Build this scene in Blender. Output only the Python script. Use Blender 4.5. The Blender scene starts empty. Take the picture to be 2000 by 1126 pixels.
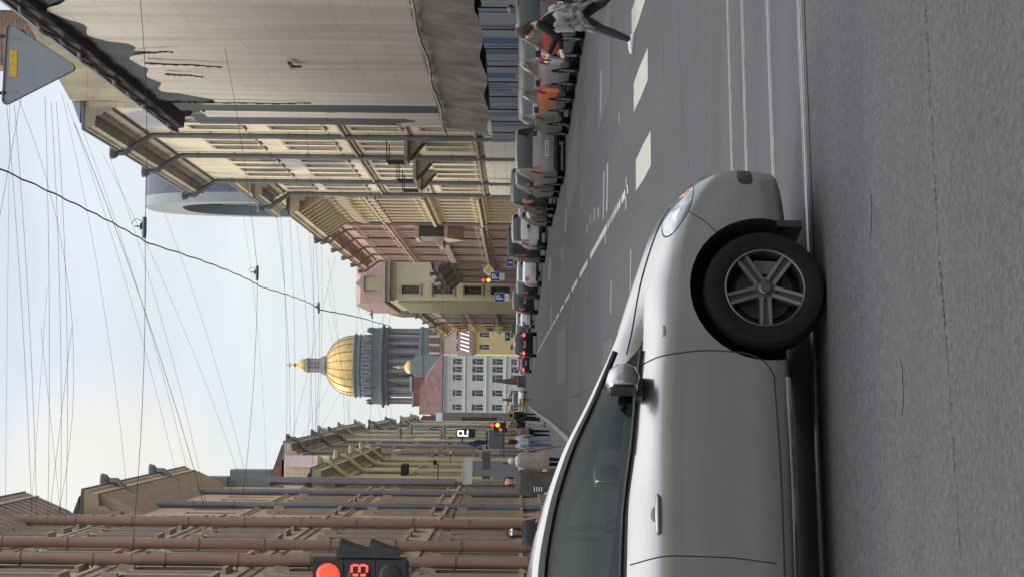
import bpy, math, random
import numpy as np
from mathutils import Vector, Matrix
random.seed(7)
R = math.radians
C = bpy.context.scene.collection
sc = bpy.context.scene

# ---------------------------------------------------------------- camera
# the photograph lies on its side: the camera is rolled so that world up points to the picture's left
FPX, VX, VY, EYE = 4300.0, 360.0, 1008.0, 1.6
def cam_basis():
    yaw = math.atan((563 - VX) / FPX)
    pit = math.atan((VY - 1000) / FPX) * math.cos(yaw)
    fw = Vector((math.sin(yaw) * math.cos(pit), math.cos(yaw) * math.cos(pit), math.sin(pit)))
    r = fw.cross(Vector((0, 0, 1))).normalized()
    dn = fw.cross(r).normalized()
    q = Matrix.Rotation(R(-0.6), 3, fw)
    return fw, q @ r, q @ dn
FW, RT, DN = cam_basis()
if DN.z > 0: DN = -DN
EYEP = Vector((0, 0, EYE))
def PX(ix, iy, y):
    """world point seen at photograph pixel (ix, iy) at street distance y"""
    X, Y = 1126 - iy, ix
    ray = FW * FPX + RT * (X - 563) + DN * (Y - 1000)
    return EYEP + ray * (y / ray.y)
cam = bpy.data.cameras.new('camera'); camo = bpy.data.objects.new('camera', cam); C.objects.link(camo)
m = Matrix((DN, RT, -FW)).transposed().to_4x4(); m.translation = EYEP
camo.matrix_world = m
cam.sensor_width = 36; cam.lens = FPX / 2000 * 36; cam.clip_end = 6000; cam.clip_start = .1
sc.camera = camo

# ---------------------------------------------------------------- mesh helpers
class MB:
    def __init__(s): s.v = []; s.f = []; s.m = []
    def q(s, pts, m=0):
        n = len(s.v); s.v += [tuple(p) for p in pts]; s.f.append(tuple(range(n, n + len(pts)))); s.m.append(m)
    def box(s, x0, y0, z0, x1, y1, z1, m=0):
        if x0 > x1: x0, x1 = x1, x0
        if y0 > y1: y0, y1 = y1, y0
        if z0 > z1: z0, z1 = z1, z0
        n = len(s.v)
        s.v += [(x0,y0,z0),(x1,y0,z0),(x1,y1,z0),(x0,y1,z0),(x0,y0,z1),(x1,y0,z1),(x1,y1,z1),(x0,y1,z1)]
        for f in ((3,2,1,0),(4,5,6,7),(0,1,5,4),(1,2,6,5),(2,3,7,6),(3,0,4,7)):
            s.f.append(tuple(n + i for i in f)); s.m.append(m)
        return s
    def prof(s, pts, x0, x1, m=0):
        """profile of (y, z) points (clockwise seen from +x or not, both fine) extruded along x"""
        n = len(s.v); k = len(pts)
        s.v += [(x0, a, b) for a, b in pts] + [(x1, a, b) for a, b in pts]
        for i in range(k):
            j = (i + 1) % k; s.f.append((n + i, n + j, n + k + j, n + k + i)); s.m.append(m)
        s.f.append(tuple(n + i for i in reversed(range(k)))); s.m.append(m)
        s.f.append(tuple(n + k + i for i in range(k))); s.m.append(m)
        return s
    def ext(s, pts, a, b, m=0):
        """closed 3-D polygon pts extruded by the vector b-a"""
        n = len(s.v); k = len(pts); d = Vector(b) - Vector(a)
        s.v += [tuple(p) for p in pts] + [tuple(Vector(p) + d) for p in pts]
        for i in range(k):
            j = (i + 1) % k; s.f.append((n + i, n + j, n + k + j, n + k + i)); s.m.append(m)
        s.f.append(tuple(n + i for i in reversed(range(k)))); s.m.append(m)
        s.f.append(tuple(n + k + i for i in range(k))); s.m.append(m)
        return s
    def tube(s, pts, r, n=8, m=0, cap=True):
        pts = [Vector(p) for p in pts]
        rr = r if isinstance(r, (list, tuple)) else [r] * len(pts)
        base = len(s.v); ref = None
        for i, p in enumerate(pts):
            d = (pts[min(i + 1, len(pts) - 1)] - pts[max(i - 1, 0)]).normalized()
            if ref is None: ref = Vector((0, 0, 1)) if abs(d.z) < .9 else Vector((1, 0, 0))
            a = d.cross(ref).normalized(); b = d.cross(a).normalized(); ref = b.cross(d) if False else ref
            for k in range(n):
                t = 2 * math.pi * k / n; s.v.append(tuple(p + (a * math.cos(t) + b * math.sin(t)) * rr[i]))
        for i in range(len(pts) - 1):
            for k in range(n):
                k2 = (k + 1) % n
                s.f.append((base + i*n + k, base + i*n + k2, base + (i+1)*n + k2, base + (i+1)*n + k)); s.m.append(m)
        if cap:
            s.f.append(tuple(base + k for k in reversed(range(n)))); s.m.append(m)
            e = base + (len(pts) - 1) * n
            s.f.append(tuple(e + k for k in range(n))); s.m.append(m)
        return s
    def lathe(s, prof, n=24, c=(0,0,0), m=0, axis='z', a0=0, a1=2*math.pi):
        """prof = [(radius, height)...] round an axis through c"""
        base = len(s.v); full = abs(a1 - a0 - 2*math.pi) < 1e-6; nn = n if full else n + 1
        for (r, h) in prof:
            for k in range(nn):
                t = a0 + (a1 - a0) * k / n; x, y = r*math.cos(t), r*math.sin(t)
                p = (x, y, h) if axis == 'z' else ((x, h, y) if axis == 'y' else (h, x, y))
                s.v.append((p[0]+c[0], p[1]+c[1], p[2]+c[2]))
        for i in range(len(prof) - 1):
            for k in range(n):
                k2 = (k + 1) % nn
                s.f.append((base+i*nn+k, base+i*nn+k2, base+(i+1)*nn+k2, base+(i+1)*nn+k)); s.m.append(m)
        return s
    def ball(s, c, r, n=12, m=0, sc_=(1,1,1)):
        k = n // 2; base = len(s.v)
        for i in range(k + 1):
            ph = math.pi * i / k
            for j in range(n):
                t = 2*math.pi*j/n
                s.v.append((c[0]+r*sc_[0]*math.sin(ph)*math.cos(t), c[1]+r*sc_[1]*math.sin(ph)*math.sin(t), c[2]+r*sc_[2]*math.cos(ph)))
        for i in range(k):
            for j in range(n):
                j2 = (j+1) % n
                s.f.append((base+i*n+j, base+(i+1)*n+j, base+(i+1)*n+j2, base+i*n+j2)); s.m.append(m)
        return s
    def mesh(s, name, mats, smooth=0):
        me = bpy.data.meshes.new(name); me.from_pydata(s.v, [], s.f)
        for mm in (mats if isinstance(mats, (list, tuple)) else [mats]): me.materials.append(mm)
        if me.polygons: me.polygons.foreach_set('material_index', s.m)
        if smooth:
            me.validate(); me.polygons.foreach_set('use_smooth', [True]*len(me.polygons)); me.set_sharp_from_angle(angle=R(smooth))
        me.update(); return me
    def build(s, name, mats, parent=None, smooth=0, loc=(0,0,0), rz=0):
        o = bpy.data.objects.new(name, s.mesh(name, mats, smooth)); C.objects.link(o)
        o.parent = parent; o.location = loc; o.rotation_euler.z = rz
        return o
def put(name, me, parent=None, loc=(0,0,0), rz=0):
    o = bpy.data.objects.new(name, me); C.objects.link(o); o.parent = parent; o.location = loc; o.rotation_euler.z = rz
    return o
def tag(o, label=None, cat=None, group=None, kind=None):
    if label: o['label'] = label
    if cat: o['category'] = cat
    if group: o['group'] = group
    if kind: o['kind'] = kind
    return o
def empty(name, loc=(0,0,0), rz=0, label=None, cat=None, group=None):
    o = bpy.data.objects.new(name, None); C.objects.link(o); o.location = loc; o.rotation_euler = (0,0,rz)
    o.empty_display_size = .2
    return tag(o, label, cat, group)

# ---------------------------------------------------------------- materials
_mc = {}
def hexc(t):
    r = []
    for c in t:
        c = c / 255.0; r.append(c / 12.92 if c <= .04045 else ((c + .055) / 1.055) ** 2.4)
    return tuple(r)
def M(key, col, rough=.7, metal=0, var=.12, scale=2.0, bump=0, bscale=None, coat=0, emit=0, streak=False, spec=.5, alpha=None):
    if key in _mc: return _mc[key]
    mt = bpy.data.materials.new(key); mt.use_nodes = True; nt = mt.node_tree; b = nt.nodes['Principled BSDF']
    b.inputs['Roughness'].default_value = rough; b.inputs['Metallic'].default_value = metal
    b.inputs['Specular IOR Level'].default_value = spec
    if coat: b.inputs['Coat Weight'].default_value = coat; b.inputs['Coat Roughness'].default_value = .05
    if emit:
        b.inputs['Base Color'].default_value = (*col, 1)
        b.inputs['Emission Color'].default_value = (*col, 1); b.inputs['Emission Strength'].default_value = emit
        _mc[key] = mt; return mt
    N = nt.nodes.new; L = nt.links.new
    tc = N('ShaderNodeTexCoord'); mp = N('ShaderNodeMapping'); L(tc.outputs['Object'], mp.inputs[0])
    if streak: mp.inputs['Scale'].default_value = (1, 1, .12)
    nz = N('ShaderNodeTexNoise'); nz.inputs['Scale'].default_value = scale; nz.inputs['Detail'].default_value = 8; nz.inputs['Roughness'].default_value = .65
    L(mp.outputs[0], nz.inputs[0])
    mr = N('ShaderNodeMapRange'); mr.inputs[1].default_value = .3; mr.inputs[2].default_value = .7; mr.inputs[3].default_value = 1 - var*1.3; mr.inputs[4].default_value = 1 + var
    L(nz.outputs[0], mr.inputs[0])
    mx = N('ShaderNodeVectorMath'); mx.operation = 'SCALE'; mx.inputs[0].default_value = col; L(mr.outputs[0], mx.inputs['Scale'])
    L(mx.outputs[0], b.inputs['Base Color'])
    if bump:
        nb = N('ShaderNodeTexNoise'); nb.inputs['Scale'].default_value = bscale or scale*8; nb.inputs['Detail'].default_value = 4
        L(tc.outputs['Object'], nb.inputs[0])
        bp = N('ShaderNodeBump'); bp.inputs['Strength'].default_value = bump; bp.inputs['Distance'].default_value = .02
        L(nb.outputs[0], bp.inputs['Height']); L(bp.outputs[0], b.inputs['Normal'])
    _mc[key] = mt; return mt
def plaster(key, col, bw=0, bh=.4, joint=.75, stain=None, stain_amt=.5, var=.14, rough=.85):
    """painted plaster with weathering; bw/bh = size of the drafted blocks"""
    if key in _mc: return _mc[key]
    mt = bpy.data.materials.new(key); mt.use_nodes = True; nt = mt.node_tree; b = nt.nodes['Principled BSDF']
    b.inputs['Roughness'].default_value = rough; b.inputs['Specular IOR Level'].default_value = .25
    N = nt.nodes.new; L = nt.links.new
    tc = N('ShaderNodeTexCoord'); sp = N('ShaderNodeSeparateXYZ'); L(tc.outputs['Object'], sp.inputs[0])
    ad = N('ShaderNodeMath'); ad.operation = 'ADD'; L(sp.outputs[0], ad.inputs[0]); L(sp.outputs[1], ad.inputs[1])
    cb = N('ShaderNodeCombineXYZ'); L(ad.outputs[0], cb.inputs[0]); L(sp.outputs[2], cb.inputs[1])
    # streaks running down
    mp = N('ShaderNodeMapping'); mp.inputs['Scale'].default_value = (1, .09, 1); L(cb.outputs[0], mp.inputs[0])
    n1 = N('ShaderNodeTexNoise'); n1.inputs['Scale'].default_value = 1.6; n1.inputs['Detail'].default_value = 9; n1.inputs['Roughness'].default_value = .7; L(mp.outputs[0], n1.inputs[0])
    n2 = N('ShaderNodeTexNoise'); n2.inputs['Scale'].default_value = .35; n2.inputs['Detail'].default_value = 8; n2.inputs['Roughness'].default_value = .6; L(cb.outputs[0], n2.inputs[0])
    a2 = N('ShaderNodeMath'); a2.operation = 'ADD'; L(n1.outputs[0], a2.inputs[0]); L(n2.outputs[0], a2.inputs[1])
    mr = N('ShaderNodeMapRange'); mr.inputs[1].default_value = .7; mr.inputs[2].default_value = 1.3; mr.inputs[3].default_value = 1 - var*1.6; mr.inputs[4].default_value = 1 + var
    L(a2.outputs[0], mr.inputs[0])
    base = N('ShaderNodeRGB'); base.outputs[0].default_value = (*col, 1)
    out = base.outputs[0]
    if stain:
        mp2 = N('ShaderNodeMapping'); mp2.inputs['Scale'].default_value = (.12, .11, 1); mp2.inputs['Location'].default_value = (1.7, 3.1, 0); L(cb.outputs[0], mp2.inputs[0])
        n3 = N('ShaderNodeTexNoise'); n3.inputs['Scale'].default_value = 1.0; n3.inputs['Detail'].default_value = 6; L(mp2.outputs[0], n3.inputs[0])
        cr = N('ShaderNodeMapRange'); cr.inputs[1].default_value = .56; cr.inputs[2].default_value = .62; cr.inputs[3].default_value = 0; cr.inputs[4].default_value = stain_amt; cr.clamp = True; L(n3.outputs[0], cr.inputs[0])
        mx = N('ShaderNodeMix'); mx.data_type = 'RGBA'; mx.inputs[7].default_value = (*stain, 1); L(cr.outputs[0], mx.inputs[0]); L(out, mx.inputs[6]); out = mx.outputs[2]
    if bw:
        bk = N('ShaderNodeTexBrick'); bk.inputs['Scale'].default_value = 1; bk.inputs['Brick Width'].default_value = bw; bk.inputs['Row Height'].default_value = bh
        bk.inputs['Mortar Size'].default_value = .022; bk.inputs['Color1'].default_value = (1,1,1,1); bk.inputs['Color2'].default_value = (.94,.94,.94,1); bk.inputs['Mortar'].default_value = (joint,)*3 + (1,)
        L(cb.outputs[0], bk.inputs[0])
        m2 = N('ShaderNodeMix'); m2.data_type = 'RGBA'; m2.blend_type = 'MULTIPLY'; m2.inputs[0].default_value = 1; L(out, m2.inputs[6]); L(bk.outputs[0], m2.inputs[7]); out = m2.outputs[2]
        bp = N('ShaderNodeBump'); bp.inputs['Strength'].default_value = .5; bp.inputs['Distance'].default_value = .03; bp.invert = True; L(bk.outputs[1], bp.inputs['Height']); L(bp.outputs[0], b.inputs['Normal'])
    vm = N('ShaderNodeVectorMath'); vm.operation = 'SCALE'; L(out, vm.inputs[0]); L(mr.outputs[0], vm.inputs['Scale'])
    L(vm.outputs[0], b.inputs['Base Color'])
    _mc[key] = mt; return mt
def tinted_glass(key, tint, gloss=.04, rough=.02, dark=False):
    if key in _mc: return _mc[key]
    mt = bpy.data.materials.new(key); mt.use_nodes = True; nt = mt.node_tree
    N = nt.nodes.new; L = nt.links.new; out = nt.nodes['Material Output']
    tr = N('ShaderNodeBsdfTransparent'); tr.inputs[0].default_value = (*tint, 1)
    gl = N('ShaderNodeBsdfGlossy'); gl.inputs['Roughness'].default_value = rough; gl.inputs[0].default_value = (.9, .95, .95, 1)
    fr = N('ShaderNodeFresnel'); fr.inputs[0].default_value = 1.5
    mx = N('ShaderNodeMixShader'); L(fr.outputs[0], mx.inputs[0]); L(tr.outputs[0], mx.inputs[1]); L(gl.outputs[0], mx.inputs[2]); L(mx.outputs[0], out.inputs[0])
    _mc[key] = mt; return mt

pane = M('pane', (.022,.027,.032), .12, 0, var=.5, scale=.6, spec=.8)
pane2 = M('pane_pale', (.10,.11,.115), .2, 0, var=.4, scale=.5, spec=.7)
zinc = M('zinc', (.30,.32,.35), .45, .5, var=.2, scale=.8, streak=True)
zincd = M('zinc_dark', (.13,.14,.155), .5, .3, var=.2, scale=.8, streak=True)
iron = M('dark_iron', (.025,.025,.027), .6, .3)
steel = M('steel', (.45,.45,.45), .35, .8, var=.15, scale=6)
rubber = M('rubber', (.009,.009,.010), .9, 0, var=.2, scale=20, spec=.15)
black = M('black_plastic', (.012,.012,.013), .5)
whitep = M('white_paint', (.72,.72,.70), .6, var=.08)
rust = M('rust', (.12,.05,.03), .9, var=.4, scale=5)

# ---------------------------------------------------------------- light
sun_az, sun_el = R(-58), R(30)      # azimuth from +Y towards +X
sd = Vector((math.sin(sun_az)*math.cos(sun_el), math.cos(sun_az)*math.cos(sun_el), math.sin(sun_el)))
sl = bpy.data.lights.new('sun', 'SUN'); sl.energy = 2.1; sl.angle = R(16); sl.color = (1, .93, .82)
so = bpy.data.objects.new('sun', sl); C.objects.link(so); so.rotation_euler = (-sd).to_track_quat('-Z', 'Y').to_euler(); so.location = (0, 0, 60)
w = bpy.data.worlds.new('World'); sc.world = w; w.use_nodes = True; nt = w.node_tree; nt.nodes.clear()
N = nt.nodes.new; L = nt.links.new
wo = N('ShaderNodeOutputWorld'); bg = N('ShaderNodeBackground'); bg.inputs[1].default_value = .1; L(bg.outputs[0], wo.inputs[0])
sky = N('ShaderNodeTexSky'); sky.sky_type = 'NISHITA'; sky.sun_disc = False; sky.sun_elevation = sun_el; sky.sun_rotation = sun_az % (2*math.pi); sky.dust_density = 3
tc = N('ShaderNodeTexCoord'); sp = N('ShaderNodeSeparateXYZ'); L(tc.outputs['Generated'], sp.inputs[0])
cr = N('ShaderNodeValToRGB'); e = cr.color_ramp.elements
e[0].position = 0; e[0].color = (.82,.84,.82,1); e[1].position = 1; e[1].color = (1,1,1,1)
for p, c in ((.08,(.80,.85,.85,1)), (.15,(.76,.82,.88,1)), (.22,(.70,.775,.87,1)), (.45,(.80,.86,.95,1))):
    q = cr.color_ramp.elements.new(p); q.color = c
L(sp.outputs[2], cr.inputs[0])
# cloud cover: brighter towards the zenith as under any overcast
mr = N('ShaderNodeMapRange'); mr.inputs[1].default_value = .25; mr.inputs[2].default_value = .9; mr.inputs[3].default_value = 1; mr.inputs[4].default_value = 2.6; L(sp.outputs[2], mr.inputs[0])
mp = N('ShaderNodeMapping'); mp.inputs['Scale'].default_value = (2.2, 2.2, 7); L(tc.outputs['Generated'], mp.inputs[0])
nz = N('ShaderNodeTexNoise'); nz.inputs['Scale'].default_value = 2.4; nz.inputs['Detail'].default_value = 5; L(mp.outputs[0], nz.inputs[0])
m3 = N('ShaderNodeMapRange'); m3.inputs[1].default_value = .3; m3.inputs[2].default_value = .7; m3.inputs[3].default_value = .93; m3.inputs[4].default_value = 1.09; L(nz.outputs[0], m3.inputs[0])
mu = N('ShaderNodeMath'); mu.operation = 'MULTIPLY'; L(mr.outputs[0], mu.inputs[0]); L(m3.outputs[0], mu.inputs[1])
# thin bright place in the cloud low ahead
gd = (PX(205, 1000, 1000) - EYEP).normalized()
dp = N('ShaderNodeVectorMath'); dp.operation = 'DOT_PRODUCT'; dp.inputs[1].default_value = gd
nv = N('ShaderNodeVectorMath'); nv.operation = 'NORMALIZE'; L(tc.outputs['Generated'], nv.inputs[0]); L(nv.outputs[0], dp.inputs[0])
gm = N('ShaderNodeMapRange'); gm.interpolation_type = 'SMOOTHERSTEP'; gm.inputs[1].default_value = math.cos(R(4.5)); gm.inputs[2].default_value = 1; gm.inputs[3].default_value = 0; gm.inputs[4].default_value = .75; L(dp.outputs['Value'], gm.inputs[0])
gx = N('ShaderNodeMix'); gx.data_type = 'RGBA'; gx.inputs[7].default_value = (.94,.88,.78,1); L(gm.outputs[0], gx.inputs[0]); L(cr.outputs[0], gx.inputs[6])
vs = N('ShaderNodeVectorMath'); vs.operation = 'SCALE'; L(gx.outputs[2], vs.inputs[0]); L(mu.outputs[0], vs.inputs['Scale'])
v10 = N('ShaderNodeVectorMath'); v10.operation = 'SCALE'; v10.inputs['Scale'].default_value = 10.9; L(vs.outputs[0], v10.inputs[0])
mx = N('ShaderNodeMix'); mx.data_type = 'RGBA'; mx.inputs[0].default_value = .9; L(sky.outputs[0], mx.inputs[6]); L(v10.outputs[0], mx.inputs[7])
L(mx.outputs[2], bg.inputs[0])
sc.view_settings.view_transform = 'Standard'; sc.view_settings.look = 'None'; sc.view_settings.exposure = 0; sc.view_settings.gamma = 1
sc.cycles.use_denoising = True
# ---------------------------------------------------------------- ground
MX = .32                                # the cross street runs slightly askew
def asphalt(key, c, grain=.35, sc1=55, bands=0):
    mt = bpy.data.materials.new(key); mt.use_nodes = True; nt = mt.node_tree; b = nt.nodes['Principled BSDF']
    N = nt.nodes.new; L = nt.links.new
    b.inputs['Roughness'].default_value = .8; b.inputs['Specular IOR Level'].default_value = .3
    tc = N('ShaderNodeTexCoord')
    vo = N('ShaderNodeTexVoronoi'); vo.inputs['Scale'].default_value = sc1; L(tc.outputs['Object'], vo.inputs[0])
    n1 = N('ShaderNodeTexNoise'); n1.inputs['Scale'].default_value = sc1*.6; n1.inputs['Detail'].default_value = 6; n1.inputs['Roughness'].default_value = .8; L(tc.outputs['Object'], n1.inputs[0])
    mp = N('ShaderNodeMapping'); mp.inputs['Rotation'].default_value = (0, 0, -math.atan(MX) if bands else 0)
    mp.inputs['Scale'].default_value = (.05, .9, 1) if bands else (.7, .08, 1); L(tc.outputs['Object'], mp.inputs[0])
    n2 = N('ShaderNodeTexNoise'); n2.inputs['Scale'].default_value = 1.3; n2.inputs['Detail'].default_value = 6; L(mp.outputs[0], n2.inputs[0])
    n3 = N('ShaderNodeTexNoise'); n3.inputs['Scale'].default_value = .5; n3.inputs['Detail'].default_value = 7; n3.inputs['Roughness'].default_value = .7; L(tc.outputs['Object'], n3.inputs[0])
    def rng(o, a, b_, lo, hi):
        r = N('ShaderNodeMapRange'); r.inputs[1].default_value = a; r.inputs[2].default_value = b_; r.inputs[3].default_value = lo; r.inputs[4].default_value = hi; L(o, r.inputs[0]); return r.outputs[0]
    def mul(a, b_):
        r = N('ShaderNodeMath'); r.operation = 'MULTIPLY'; L(a, r.inputs[0]); L(b_, r.inputs[1]); return r.outputs[0]
    sepc = N('ShaderNodeSeparateColor'); L(vo.outputs['Color'], sepc.inputs[0])
    g = mul(rng(sepc.outputs[0], 0, 1, 1 - grain*.7, 1 + grain*.7), rng(n1.outputs[0], .3, .7, 1 - grain*.6, 1 + grain*.6))
    g = mul(g, rng(n2.outputs[0], .3, .7, .88, 1.12)); g = mul(g, rng(n3.outputs[0], .3, .7, .9, 1.1))
    vm = N('ShaderNodeVectorMath'); vm.operation = 'SCALE'; vm.inputs[0].default_value = c; L(g, vm.inputs['Scale']); L(vm.outputs[0], b.inputs['Base Color'])
    bp = N('ShaderNodeBump'); bp.inputs['Strength'].default_value = .3; bp.inputs['Distance'].default_value = .005
    L(n1.outputs[0], bp.inputs['Height']); L(bp.outputs[0], b.inputs['Normal'])
    return mt
asp_far = asphalt('asphalt_street', (.038,.0388,.041), .25, 30)
asp_near = asphalt('asphalt_crossing', (.0415,.042,.0435), .5, 55, True)
asp_bed = asphalt('tram_bed_asphalt', (.045,.0425,.047), .15, 40, True)
asp_patch = asphalt('asphalt_patch', (.058,.050,.050), .2, 30)
pave = asphalt('pavement_slabs', (.085,.085,.085), .2, 20)
granite = M('granite_kerb', (.19,.185,.175), .8, var=.2, scale=4)
dirt = M('city_ground', (.07,.07,.07), .9, var=.2, scale=.1)

def sheet(name, pts, z, mt, lab=None):
    b = MB(); b.q([(x, y, z) for x, y in pts]); o = b.build(name, mt); tag(o, lab, kind='structure'); return o
sheet('ground', [(-3000,-800),(3000,-800),(3000,5000),(-3000,5000)], -.012, dirt)
sheet('cross_street', [(-60, -60*MX-9), (60, 60*MX-9), (60, 60*MX+18.2), (-60, -60*MX+18.2)], 0, asp_near)
sheet('street', [(-60, -60*MX+18.2), (60, 60*MX+18.2), (60, 46), (11.5, 47), (10.9, 60), (10.4, 150), (9.4, 200), (9, 700), (-1.6, 700), (-1.25, 52), (-6, 44), (-60, 44)], 0, asp_far)
# tram track
def yl(y0, x): return y0 + MX * x
sheet('tram_bed', [(-40, yl(11.55,-40)), (50, yl(11.55,50)), (50, yl(15.75,50)), (-40, yl(15.75,-40))], .004, asp_bed)
def slant_strip(name, y0, y1, z0, z1, mt, x0=-40, x1=50):
    b = MB(); b.ext([(x0, yl(y0,x0), z0), (x1, yl(y0,x1), z0), (x1, yl(y1,x1), z0), (x0, yl(y1,x0), z0)], (0,0,z0), (0,0,z1)); return b.build(name, mt)
railtop = M('rail_steel', (.36,.36,.36), .3, .9, var=.1, scale=8)
groove = M('rail_groove', (.02,.02,.02), .9)
seam_g = M('rail_mortar', (.17,.165,.16), .8, var=.3, scale=8)
RL = [(11.72, 'nearest tram rail sunk in the crossing asphalt, passing right under the silver car'), (13.2, 'second tram rail from the camera, running behind the front wheel of the silver car'),
      (14.72, 'third tram rail from the camera, the thin one in the middle of the tracks'), (15.72, 'farthest tram rail, along the far edge of the dark track bed')]
for y0, lab in RL:
    r = empty('tram_rail', (0, y0, 0), 0, lab, 'tram rail', 'tram rails set in the crossing')
    for nm, a, c, zz, mt in (('rail_head', -.035, .035, .011, railtop), ('rail_groove', .035, .075, .0065, groove), ('rail_seam', .08, .11, .0075, seam_g), ('rail_seam', -.075, -.045, .0075, seam_g)):
        o = slant_strip(nm, y0 + a, y0 + c, .0045, zz, mt); o.parent = r; o.location = (0, -y0, 0)
# paint
paint = M('road_paint', (.28,.275,.24), .75, var=.22, scale=9)
paintw = M('worn_paint', (.17,.17,.165), .8, var=.45, scale=14)
zb = MB()
for k in (-1, 0, 1, 2, 3):
    x0 = 3.86 + 1.13*k; y0 = 26.2 + .62 + .72*k + .15
    b = MB(); pts = []
    for (x, y) in ((x0, y0), (x0+.42, y0+.1), (x0+.43, y0+1.7), (x0+.42, y0+3.3), (x0, y0+3.25), (x0-.02, y0+1.6)): pts.append((x + random.uniform(-.012,.012), y + random.uniform(-.04,.04), .004))
    b.q(pts); o = b.build('crosswalk_stripe', paint); tag(o, 'cream painted crosswalk stripe on the grey asphalt', 'road marking', 'zebra stripes of the crossing', kind='structure')
dash = MB()
def lane(x, y0, y1, w=.13, mt=paint, z=.004):
    b = MB(); b.q([(x, y0, z), (x+w, y0, z), (x+w, y1, z), (x, y1, z)]); o = b.build('lane_line', mt); tag(o, kind='structure'); return o
lx = 2.88
y = 30.8
for seg in ((31.6, 33.5), ): lane(lx, *seg)
yy = 33.9
while yy < 39: lane(lx, yy, yy + random.uniform(.25,.5)); yy += random.uniform(.55,.8)
lane(lx, 39.4, 47.6); y = 49.4
while y < 170: lane(lx, y, y+6); y += 8
while y < 300: lane(lx - (y-170)*.02, y, y+5); y += 9
# worn traces, as transverse and oblique paint ghosts
for (ix, y0, y1, wpx) in ((1171,137,222,2.2),(1185,320,412,3.5),(1178,335,428,3),(1222,348,410,3),(1207,222,240,2),(1182,455,478,2),(1232,488,590,2.5),(1194,548,612,2),(1104,408,452,2.2),(1096,486,505,1.6),(1072,505,548,1.6),(1075,505,545,1.6),(1153,775,800,1.4),(1077,598,640,1.5),(1168,405,424,3),(1160,408,432,2.5),(1152,420,440,2),(1146,440,455,2)):
    d = EYE*FPX/(ix - VY)
    a = PX(ix, y0, d); c = PX(ix, y1, d); h = wpx/2 * d*d/(EYE*FPX)
    b = MB(); b.q([(a.x, d-h, .004), (c.x, d-h*.6, .004), (c.x, d+h, .004), (a.x, d+h*.7, .004)][::1]); o = b.build('worn_marking', paintw); tag(o, kind='structure')
for y0,y1,x0,x1 in ((54,66,-1.1,1.0),): sheet('asphalt_patch', [(x0,y0),(x1,y0+1),(x1+.3,y1),(x0,y1)], .004, asp_patch)
# cracks and a tar seam
crk = M('crack_tar', (.022,.022,.023), .9)
def crack(pts, w, z=.004, amp=.03, n=60):
    b = MB(); P = [Vector((p[0], p[1], 0)) for p in pts]; q = []
    for i in range(len(P)-1):
        for k in range(n//(len(P)-1)+1):
            t = k/(n//(len(P)-1)+1); q.append(P[i].lerp(P[i+1], t) + Vector((random.uniform(-amp,amp), random.uniform(-amp,amp), 0)))
    q.append(P[-1])
    for i in range(len(q)-1):
        if random.random() < .22: continue
        d = (q[i+1]-q[i]).normalized(); nn = Vector((-d.y, d.x, 0)); w0 = w*random.uniform(.2,1); 
        b.q([(q[i]-nn*w0)[:2]+(z,), (q[i+1]-nn*w*.5)[:2]+(z,), (q[i+1]+nn*w*.5)[:2]+(z,), (q[i]+nn*w0)[:2]+(z,)])
    o = b.build('asphalt_crack', crk); tag(o, kind='structure')
def g(ix, iy): d = EYE*FPX/(ix-VY); p = PX(ix, iy, d); return (p.x, p.y)
crack([g(1808,0), g(1818,200), g(1835,500), g(1848,640), g(1880,1126)], .006, amp=.014, n=180)
crack([g(1204,238), g(1178,320), g(1130,430), g(1085,530), g(1060,600)], .02, amp=.03, n=80)
crack([g(1318,0), g(1330,200), g(1345,330)], .012, amp=.01)
crack([g(1180,745), g(1150,760), g(1120,775)], .02, amp=.02)
# pavements with granite kerbs
def curb_block(name, inner, outer, h=.14):
    b = MB(); pts = inner + outer[::-1]
    b.ext([(x, y, -.01) for x, y in pts], (0,0,0), (0,0,h+.01)); o = b.build(name, pave); tag(o, kind='structure')
    k = MB(); 
    for i in range(len(inner)-1):
        (x0,y0),(x1,y1) = inner[i], inner[i+1]; s = -1 if outer[0][0] > inner[0][0] else 1
        k.ext([(x0,y0,-.01),(x1,y1,-.01),(x1+s*.16,y1,-.01),(x0+s*.16,y0,-.01)], (0,0,0), (0,0,h+.016))
    o = k.build('kerb', granite); tag(o, kind='structure')
curb_block('left_pavement', [(-6.5,48),(-3.2,50),(-1.9,54),(-1.35,60),(-1.3,90),(-1.5,190),(-1.6,700)], [(-14,48),(-14,50),(-14,54),(-14,60),(-14,90),(-14,190),(-14,700)])
curb_block('right_pavement', [(11.6,48),(10.9,60),(10.4,120),(10.0,160),(9.3,200),(8.9,260),(8.6,700)], [(40,48),(40,60),(40,120),(40,160),(40,200),(40,260),(40,700)])

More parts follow.
